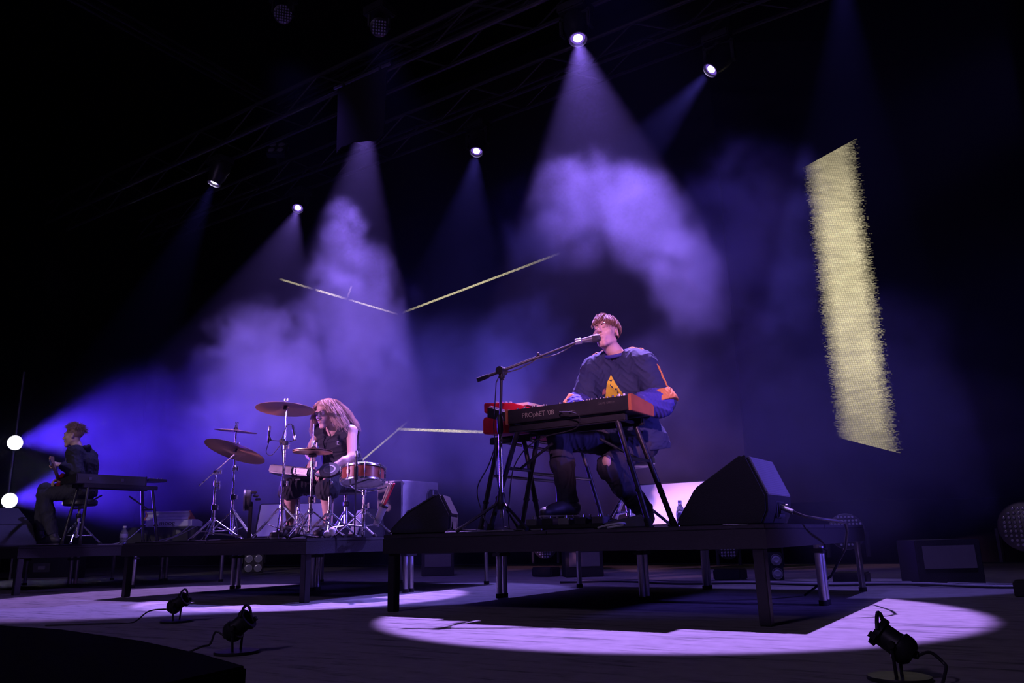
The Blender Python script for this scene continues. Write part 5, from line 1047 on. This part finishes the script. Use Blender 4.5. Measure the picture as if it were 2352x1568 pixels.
# chest print pressed onto the cloth
def pressed(Fd, tri, n, off, name, mt, parent, axis=(0, 1, 0), th=0.0):
    """lay a flat outline (x,z polygon as triangle fan) on the front of a cloth field"""
    A = np.array(axis, float); vs = []; fs = []; idx = {}
    for (a, b, c_) in tri:
        a, b, c_ = map(np.array, (a, b, c_)); base = len(vs)
        for i in range(n+1):
            for j in range(n+1-i):
                q = a+(b-a)*i/n+(c_-a)*j/n; y = 4.15; p = None; st = 0.01
                while y < 4.9:
                    if Fd.val((q[0], y, q[1])) < 0: break
                    y += st
                y0_, y1_ = y-st, y
                for _ in range(7):
                    ym = (y0_+y1_)/2
                    if Fd.val((q[0], ym, q[1])) < 0: y1_ = ym
                    else: y0_ = ym
                vs.append((q[0], y0_-off, q[1])); idx[(base, i, j)] = len(vs)-1
        for i in range(n):
            for j in range(n-i):
                fs.append((idx[(base, i, j)], idx[(base, i+1, j)], idx[(base, i, j+1)]))
                if i+j < n-1: fs.append((idx[(base, i+1, j)], idx[(base, i+1, j+1)], idx[(base, i, j+1)]))
    m = MB(); m.add(vs, fs); return m.build(name, mt, parent, smooth=60)
pressed(SW, [((-2.155, 1.425), (-2.255, 1.215), (-2.045, 1.215))], 14, 0.0025, 'chest_print', M_yel, sw)
M_scr = mat('print_ink', (0.03, 0.03, 0.05), 0.8)
for (x, z, s) in [(-2.12, 1.325, 1), (-2.117, 1.305, 0.8), (-2.122, 1.285, 1)]: pressed(SW, [((x-0.008*s, z+0.006), (x-0.010*s, z-0.008), (x+0.010*s, z+0.002))], 2, 0.004, 'print_scribble', M_scr, sw)
pressed(SW, [((-2.168, 1.388), (-2.15, 1.376), (-2.142, 1.390))], 3, 0.0035, 'print_bird', M_scr, sw)
pressed(SW, [((-2.225, 1.335), (-2.24, 1.305), (-2.205, 1.310)), ((-2.225, 1.335), (-2.205, 1.310), (-2.20, 1.345))], 4, 0.003, 'print_patch', mat('pink_print', (0.40, 0.16, 0.14), 0.7), sw)
pressed(SW, [((-2.085+0.008*math.cos(k*1.05), 1.245+0.008*math.sin(k*1.05)), (-2.085+0.008*math.cos(k*1.05+1.05), 1.245+0.008*math.sin(k*1.05+1.05)), (-2.085+0.006*math.cos(k*1.05+0.5), 1.245+0.006*math.sin(k*1.05+0.5))) for k in range(6)], 1, 0.004, 'print_ring', M_scr, sw)
# shoulder piping
for s in ('L', 'R'):
    pts = []
    for t_ in np.linspace(0.45, 1.0, 9): 
        p = lerp(J['neck'], J['sh'+s], t_)+V3(0, -0.005, 0.02); z = p[2]+0.16
        while SW.val((p[0], p[1], z)) > 0 and z > p[2]-0.1: z -= 0.003
        pts.append((p[0], p[1], z+0.004))
    out = 1 if s == 'L' else -1
    for t_ in np.linspace(0.12, 0.82, 10):
        p = lerp(J['sh'+s], J['el'+s], t_); x = p[0]+out*0.16
        while SW.val((x, p[1], p[2])) > 0 and abs(x-p[0]) > 0.01: x -= out*0.003
        pts.append((x+out*0.003, p[1], p[2]))
    MB().tube(pts, 0.007, 6).build('shoulder_piping', M_org, sw)
# short swept hair
def scalp_hair(root, P, s, mt, n, style, seed, cap, sr=0.0022):
    rs = random.Random(seed); polys = []
    c0 = np.array((0, 0.018, 0.045)); rad = np.array((0.077, 0.098, 0.088))
    Fh = Field(P(0, 0, 0)-0.2, P(0, 0, 0)+0.2, 0.005)
    cap(Fh, P, s); o = link('hair', Fh.mesh('hair', mt), root)
    tries = 0
    while len(polys) < n and tries < n*30:
        tries += 1; th = rs.uniform(0, 2*math.pi); ph = rs.uniform(0, 1.9); q = np.array((math.sin(ph)*math.cos(th), math.sin(ph)*math.sin(th), math.cos(ph)))
        pl = style(rs, q, c0, rad)
        if pl is not None: polys.append([tuple(P(*p)) for p in pl])
    m = MB()
    for p in polys: m.tube(p, sr*s, 4, 0.0006)
    st = m.build('hair_strands', mt, o, smooth=80); return o
def style1(rs, q, c0, rad):
    if q[1] < -0.45 and q[2] < 0.42: return None
    if q[2] < -0.25 and q[1] < 0.5: return None
    if abs(q[0]) > 0.45 and q[2] < 0.12 and q[1] < 0.55: return None
    if abs(q[0]) > 0.72 and q[2] < 0.42 and abs(q[1]) < 0.45: return None
    p = c0+rad*q*rs.uniform(1.03, 1.10); pl = [p]; front = q[2] > 0.3; d = np.array((-0.35, -0.9, 0.1)) if (front and q[1] < 0.35) else np.array((0.1*q[0], -0.15 if q[1] < 0.5 else 0.2, -1.0))
    if front and q[0] > 0.35: d = np.array((0.15, -0.5, -0.8))
    d = d+np.array((rs.gauss(0, 0.22), rs.gauss(0, 0.22), rs.gauss(0, 0.15)))
    L = rs.uniform(0.040, 0.075) if front else rs.uniform(0.02, 0.045)
    for k in range(5):
        n = (p-c0)/rad**2; n /= np.linalg.norm(n); t = d-n*(d@n); t /= np.linalg.norm(t)+1e-6; lift = (0.0 if k > 2 else 0.55)*rs.uniform(0.2, 1.5)
        p = p+(t+n*lift*0.5)*L/4+np.array((0, 0, -0.0012*k)); pl.append(p)
    return pl
def cap1(F, P, s):
    F.ell(P(0, 0.019, 0.047), np.array((0.0795, 0.0995, 0.0895))*s, Q, 0.01)
    F.cone(P(-0.02, -0.080, 0.080), P(-0.055, -0.080, 0.055), 0.014*s, 0.010*s, 0.02)
    F.ell(P(0, -0.115, -0.012), np.array((0.075, 0.075, 0.068))*s, Q, 0.02, True); F.cut(P(0, 0.09, -0.055), -(Q @ np.array((0, 0.15, 1))))
    for x in (-1, 1): F.ell(P(x*0.088, 0.0, -0.02), np.array((0.034, 0.060, 0.050))*s, Q, 0.012, True)
scalp_hair(root, P, HS, M_hair1, 2300, style1, 11, cap1, 0.0021)

# ------------------------------------------------------------------ the drummer
J = dict(pelvis=V3(-5.17, 5.17, 0.985), chest=V3(-5.17, 5.08, 1.25), neck=V3(-5.18, 5.02, 1.425), shL=V3(-4.995, 5.04, 1.385), shR=V3(-5.365, 5.00, 1.405), elL=V3(-4.905, 4.96, 1.135), elR=V3(-5.375, 4.90, 1.215),
     wrL=V3(-4.97, 4.755, 1.03), wrR=V3(-5.24, 4.82, 1.13), hipL=V3(-5.08, 5.14, 0.97), hipR=V3(-5.26, 5.14, 0.97), knL=V3(-4.99, 4.76, 0.90), knR=V3(-5.45, 4.76, 0.90), anL=V3(-5.04, 4.84, 0.555), anR=V3(-5.53, 4.86, 0.555),
     toeL=V3(-5.01, 4.69, 0.49), toeR=V3(-5.56, 4.70, 0.49), handL=((-0.35, -0.8, -0.45), (0.45, -0.1, 0.9), -1, 0.75), handR=((0.35, -0.5, -0.75), (0.2, -0.7, 0.5), 1, 1.15))
lo, hi = (-5.78, 4.42, 0.42), (-4.72, 5.36, 1.78); HS = 0.96; HC = V3(-5.205, 4.925, 1.545)
root, BF, P, Q, c = build_person('drummer with long wavy blond hair in a black sleeveless shirt looking down', J, M_skin, (HC, (R(2), R(-14), R(-3)), HS), lo, hi, 0.0048)
face_bits(root, P, HS, Q); MB().tube([P(-0.022, -0.104, -0.048), P(0, -0.109, -0.0435), P(0.022, -0.104, -0.048)], 0.0035, 6).build('moustache', M_hair1, root)
legs_cloth(root, J, lo, hi, M_blacks, (0.30, 0.22), 0.022, 'shorts', 0.012)
shoe(root, J['anL'], J['toeL'], M_sh, M_sole); shoe(root, J['anR'], J['toeR'], M_sh, M_sole)
F = top_cloth(J, lo, hi, 0.012, (0, 0, 0), sleeves=False); F.cone(J['pelvis']+V3(0.07, 0.02, 0.0), J['pelvis']+V3(-0.07, 0.02, 0.0), 0.135, 0.135, 0.05); F.wrinkle(0.007, [(0.14, 1), (0.09, 0.7), (0.2, 0.8)], 4)
F.cone(J['neck']+V3(0, -0.05, -0.01), J['neck']+V3(0, -0.09, 0.2), 0.075, 0.12, 0.01, True)
for s, x in (('L', 1), ('R', -1)): F.cone(J['sh'+s]+V3(0.055*x, 0, 0.10), J['sh'+s]+V3(0.045*x, -0.01, -0.09), 0.072, 0.060, 0.012, True)
F.cut(J['pelvis']+V3(0, 0, -0.05), (0, 0.1, -1)); tank = link('tank_top', F.mesh('tank_top', M_blacks), root); TF = F
lg = [(-5.075+0.011*math.cos(a), 1.275+0.010*math.sin(a)) for a in np.linspace(0.6, 5.7, 10)]
def front_y(Fd, x, z, y0_=4.7):
    y = y0_
    while Fd.val((x, y, z)) > 0 and y < 5.2: y += 0.003
    return y-0.004
M_logo = mat('white_logo', (0.7, 0.7, 0.75), 0.6)
lm = MB(); lm.tube([(x, front_y(TF, x, z), z) for x, z in lg], 0.0022, 5); lm.tube([(x, front_y(TF, x, z), z) for x, z in [(-5.073, 1.288), (-5.068, 1.275), (-5.073, 1.262)]], 0.002, 5); lm.tube([(x, front_y(TF, x, z), z) for x, z in [(-5.072, 1.288), (-5.058, 1.287)]], 0.002, 5); lm.tube([(x, front_y(TF, x, z), z) for x, z in [(-5.072, 1.262), (-5.056, 1.262)]], 0.002, 5)
lm.build('chest_logo', M_logo, tank)
def style2(rs, q, c0, rad):
    if q[1] < -0.35 and q[2] < 0.55: return None
    if q[2] < -0.1: return None
    p = c0+rad*q*rs.uniform(1.04, 1.10); pl = [p]; side = 1 if q[0] > -0.12 else -1; d = np.array((side*0.9, 0.05 if q[1] < 0 else 0.5, -0.2)); L = rs.uniform(0.24, 0.36); ph = rs.uniform(0, 6.28); am = rs.uniform(0.010, 0.026); N_ = 16; out = rs.uniform(0.0, 0.10)
    for k in range(N_):
        r_ = (p-c0)/rad; rn = np.linalg.norm(r_); n = r_/rn/rad; n /= np.linalg.norm(n)
        dd = d+np.array((0, 0.10 if q[1] > -0.2 else -0.02, -0.25*k)); t = dd-n*min(0, dd@n)*(1 if rn < 1.12+out else 0); t /= np.linalg.norm(t)
        p = p+t*L/N_+np.array((am*math.sin(ph+k*1.25), am*math.cos(ph+k*1.45)*0.8, 0))*0.62
        if p[1] < -0.055 and abs(p[0]) < 0.068 and p[2] < 0.06: p = p+np.array((side*0.012, 0.010, 0))
        pl.append(p)
    return pl
def cap2(F, P, s):
    F.ell(P(0, 0.020, 0.048), np.array((0.081, 0.100, 0.0905))*s, Q, 0.01)
    for x in (-1, 1):
        F.cone(P(x*0.078, 0.02, 0.03), P(x*0.086, 0.035, -0.09), 0.026*s, 0.028*s, 0.03)
    F.cone(P(0, 0.080, 0.0), P(0, 0.085, -0.11), 0.055*s, 0.045*s, 0.04); F.ell(P(0, -0.115, -0.015), np.array((0.064, 0.085, 0.085))*s, Q, 0.015, True)
scalp_hair(root, P, HS, M_hair2, 1700, style2, 5, cap2, 0.0019)

# ------------------------------------------------------------------ the guitarist
f_ = V3(-0.84, -0.54, 0); l_ = V3(0.54, -0.84, 0); pv = V3(-9.13, 4.92, 1.055)
J = dict(pelvis=pv, chest=pv+f_*0.0+V3(0, 0, 0.28), neck=pv+f_*0.075+V3(0, 0, 0.475), shL=pv+f_*0.03+l_*0.18+V3(0, 0, 0.425), shR=pv+f_*0.05-l_*0.18+V3(0, 0, 0.42), elL=pv-f_*0.08+l_*0.26+V3(0, 0, 0.19), elR=pv+f_*0.06-l_*0.28+V3(0, 0, 0.17),
     wrL=pv+f_*0.10+l_*0.30+V3(0, 0, 0.285), wrR=pv+f_*0.26-l_*0.05+V3(0, 0, 0.16), hipL=pv+l_*0.09, hipR=pv-l_*0.09, knL=pv+f_*0.34+l_*0.14+V3(0, 0, -0.03), knR=pv+f_*0.49-l_*0.12+V3(0, 0, 0.05), anL=pv+f_*0.20+l_*0.12+V3(0, 0, -0.47), anR=pv+f_*0.50-l_*0.12+V3(0, 0, -0.42),
     toeL=pv+f_*0.34+l_*0.13+V3(0, 0, -0.56), toeR=pv+f_*0.64-l_*0.13+V3(0, 0, -0.535), handL=(tuple(f_*0.8+V3(0, 0, 0.12)), tuple(l_*0.5+V3(0, 0, 0.8)), 1, 1.25), handR=(tuple(f_*0.6+l_*0.6+V3(0, 0, -0.3)), tuple(f_*0.4+V3(0, 0, 0.8)), 1, 0.9))
lo, hi = (-9.95, 4.25, 0.42), (-8.78, 5.42, 1.90); HS = 0.96; HC = pv+f_*0.16+V3(0, 0, 0.645); yw = math.atan2(f_[0], -f_[1])
root, BF, P, Q, c = build_person('guitarist in a dark hooded top seated sideways facing left', J, M_skin, (HC, (yw+R(4), R(-4), 0), HS), lo, hi, 0.0055)
face_bits(root, P, HS, Q, lids=True); legs_cloth(root, J, lo, hi, M_jean, None, 0.014, h=0.007)
shoe(root, J['anL'], J['toeL'], M_sh, M_sole); shoe(root, J['anR'], J['toeR'], M_sh, M_sole)
F = top_cloth(J, lo, hi, 0.022, (0.072, 0.066, 0.045), h=0.006); F.cone(pv+V3(0, 0, 0.0), pv+V3(0, 0, 0.05), 0.16, 0.15, 0.05); F.wrinkle(0.005, [(0.12, 1), (0.08, 0.7), (0.2, 0.8)], 6)
F.cone(J['neck']+f_*0.02, J['neck']+f_*0.06+V3(0, 0, 0.2), 0.066, 0.10, 0.01, True); F.cut(pv+V3(0, 0, -0.05), (0, 0, -1)); hd_ = link('hooded_top', F.mesh('hooded_top', M_blacks), root)
G = Field(J['neck']-0.25, J['neck']+0.25, 0.006); n_ = J['neck']
for a in np.linspace(-2.2, 2.2, 9): G.cone(n_-f_*0.075*math.cos(a)+l_*0.085*math.sin(a)+V3(0, 0, 0.02-0.012*abs(a)), n_-f_*0.105*math.cos(a)+l_*0.10*math.sin(a)+V3(0, 0, 0.045-0.028*abs(a)), 0.030, 0.026, 0.03)
link('hood', G.mesh('hood', M_blacks), hd_)
for x in (-1, 1): MB().tube([n_+f_*0.10+l_*0.03*x+V3(0, 0, -0.02), n_+f_*0.125+l_*0.03*x+V3(0, 0, -0.08), n_+f_*0.125+l_*0.035*x+V3(0, 0, -0.15)], 0.003, 5).build('drawstring', M_gcable, hd_)
def style3(rs, q, c0, rad):
    if q[1] < -0.4 and q[2] < 0.5: return None
    if q[2] < 0.05: return None
    p = c0+rad*q*1.03; pl = [p]; d = np.array((0.2*q[0], -0.5, 0.75)) if q[1] < 0.3 else np.array((0.3*q[0], 0.3, 0.1)); d = d+np.array([rs.gauss(0, 0.35) for _ in range(3)]); L = rs.uniform(0.04, 0.075); ph = rs.uniform(0, 6)
    for k in range(5): p = p+d/np.linalg.norm(d)*L/5+np.array((0.006*math.sin(ph+k*1.7), 0.006*math.cos(ph+k*1.9), -0.0018*k)); pl.append(p)
    return pl
def cap3(F, P, s):
    F.ell(P(0, 0.020, 0.048), np.array((0.0805, 0.0995, 0.090))*s, Q, 0.01); F.ell(P(0, -0.115, -0.01), np.array((0.078, 0.075, 0.070))*s, Q, 0.02, True); F.cut(P(0, 0.09, -0.035), -(Q @ np.array((0, 0.1, 1))))
    for x in (-1, 1): F.ell(P(x*0.088, -0.01, -0.025), np.array((0.034, 0.075, 0.055))*s, Q, 0.012, True)
scalp_hair(root, P, HS, M_hair3, 1300, style3, 9, cap3, 0.0024)
# electric guitar on his lap: neck points toward his left and up
o_ = Vector(tuple(pv+f_*0.235+l_*0.02+V3(0, 0, 0.12))); ax = Vector(tuple(l_*0.88-f_*0.32+V3(0, 0, 0.36))).normalized(); nr = Vector(tuple(f_)) - ax*ax.dot(Vector(tuple(f_))); nr.normalize(); up = nr.cross(ax)
t = thing('electric_guitar', 'dark red and black electric guitar on the lap of the guitarist', 'guitar', o_); GM = Matrix((ax, up, nr)).transposed().to_4x4()
out = []
for k in range(40):
    a = 2*math.pi*k/40; r_ = 0.155+0.03*math.cos(2*a)-0.018*math.cos(a)-0.012*math.cos(3*a); out.append((r_*1.12*math.cos(a)-0.10, r_*0.95*math.sin(a)))
def gadd(mb, name, mt, par=t, bevel=0.0):
    ob = mb.build(name, mt, par, bevel=bevel); ob.matrix_local = GM; return ob
gadd(MB().prism(out, lambda a, b, h: (a, b, h), -0.022, 0.022), 'body', mat('guitar_red', (0.20, 0.015, 0.03), 0.2, coat=0.6), bevel=0.006)
gadd(MB().prism([(a*0.7-0.02, b*0.6-0.01) for a, b in out], lambda a, b, h: (a, b, h), 0.0222, 0.0245), 'pickguard', M_plastic)
gadd(MB().box((0.28, 0, 0.018), (0.48, 0.045, 0.022)), 'neck', mat('maple', (0.5, 0.33, 0.18), 0.4), bevel=0.005)
gadd(MB().prism([(0.51, -0.022), (0.55, -0.04), (0.66, -0.05), (0.68, -0.02), (0.56, 0.035), (0.51, 0.022)], lambda a, b, h: (a, b, h), 0.005, 0.02), 'headstock', mat('maple_head', (0.5, 0.33, 0.18), 0.4), bevel=0.003)
for k in range(6): gadd(MB().cyl((0.545+0.02*k, -0.045-0.001*k, 0.012), (0.545+0.02*k, -0.068, 0.012), 0.006, n=8), 'tuning_peg', M_chrome)
for k in range(2): gadd(MB().box((-0.03-0.07*k, 0, 0.028), (0.03, 0.075, 0.01)), 'pickup', M_white, bevel=0.002)
gadd(MB().box((-0.16, 0, 0.028), (0.03, 0.08, 0.012)), 'bridge', M_chrome, bevel=0.002)
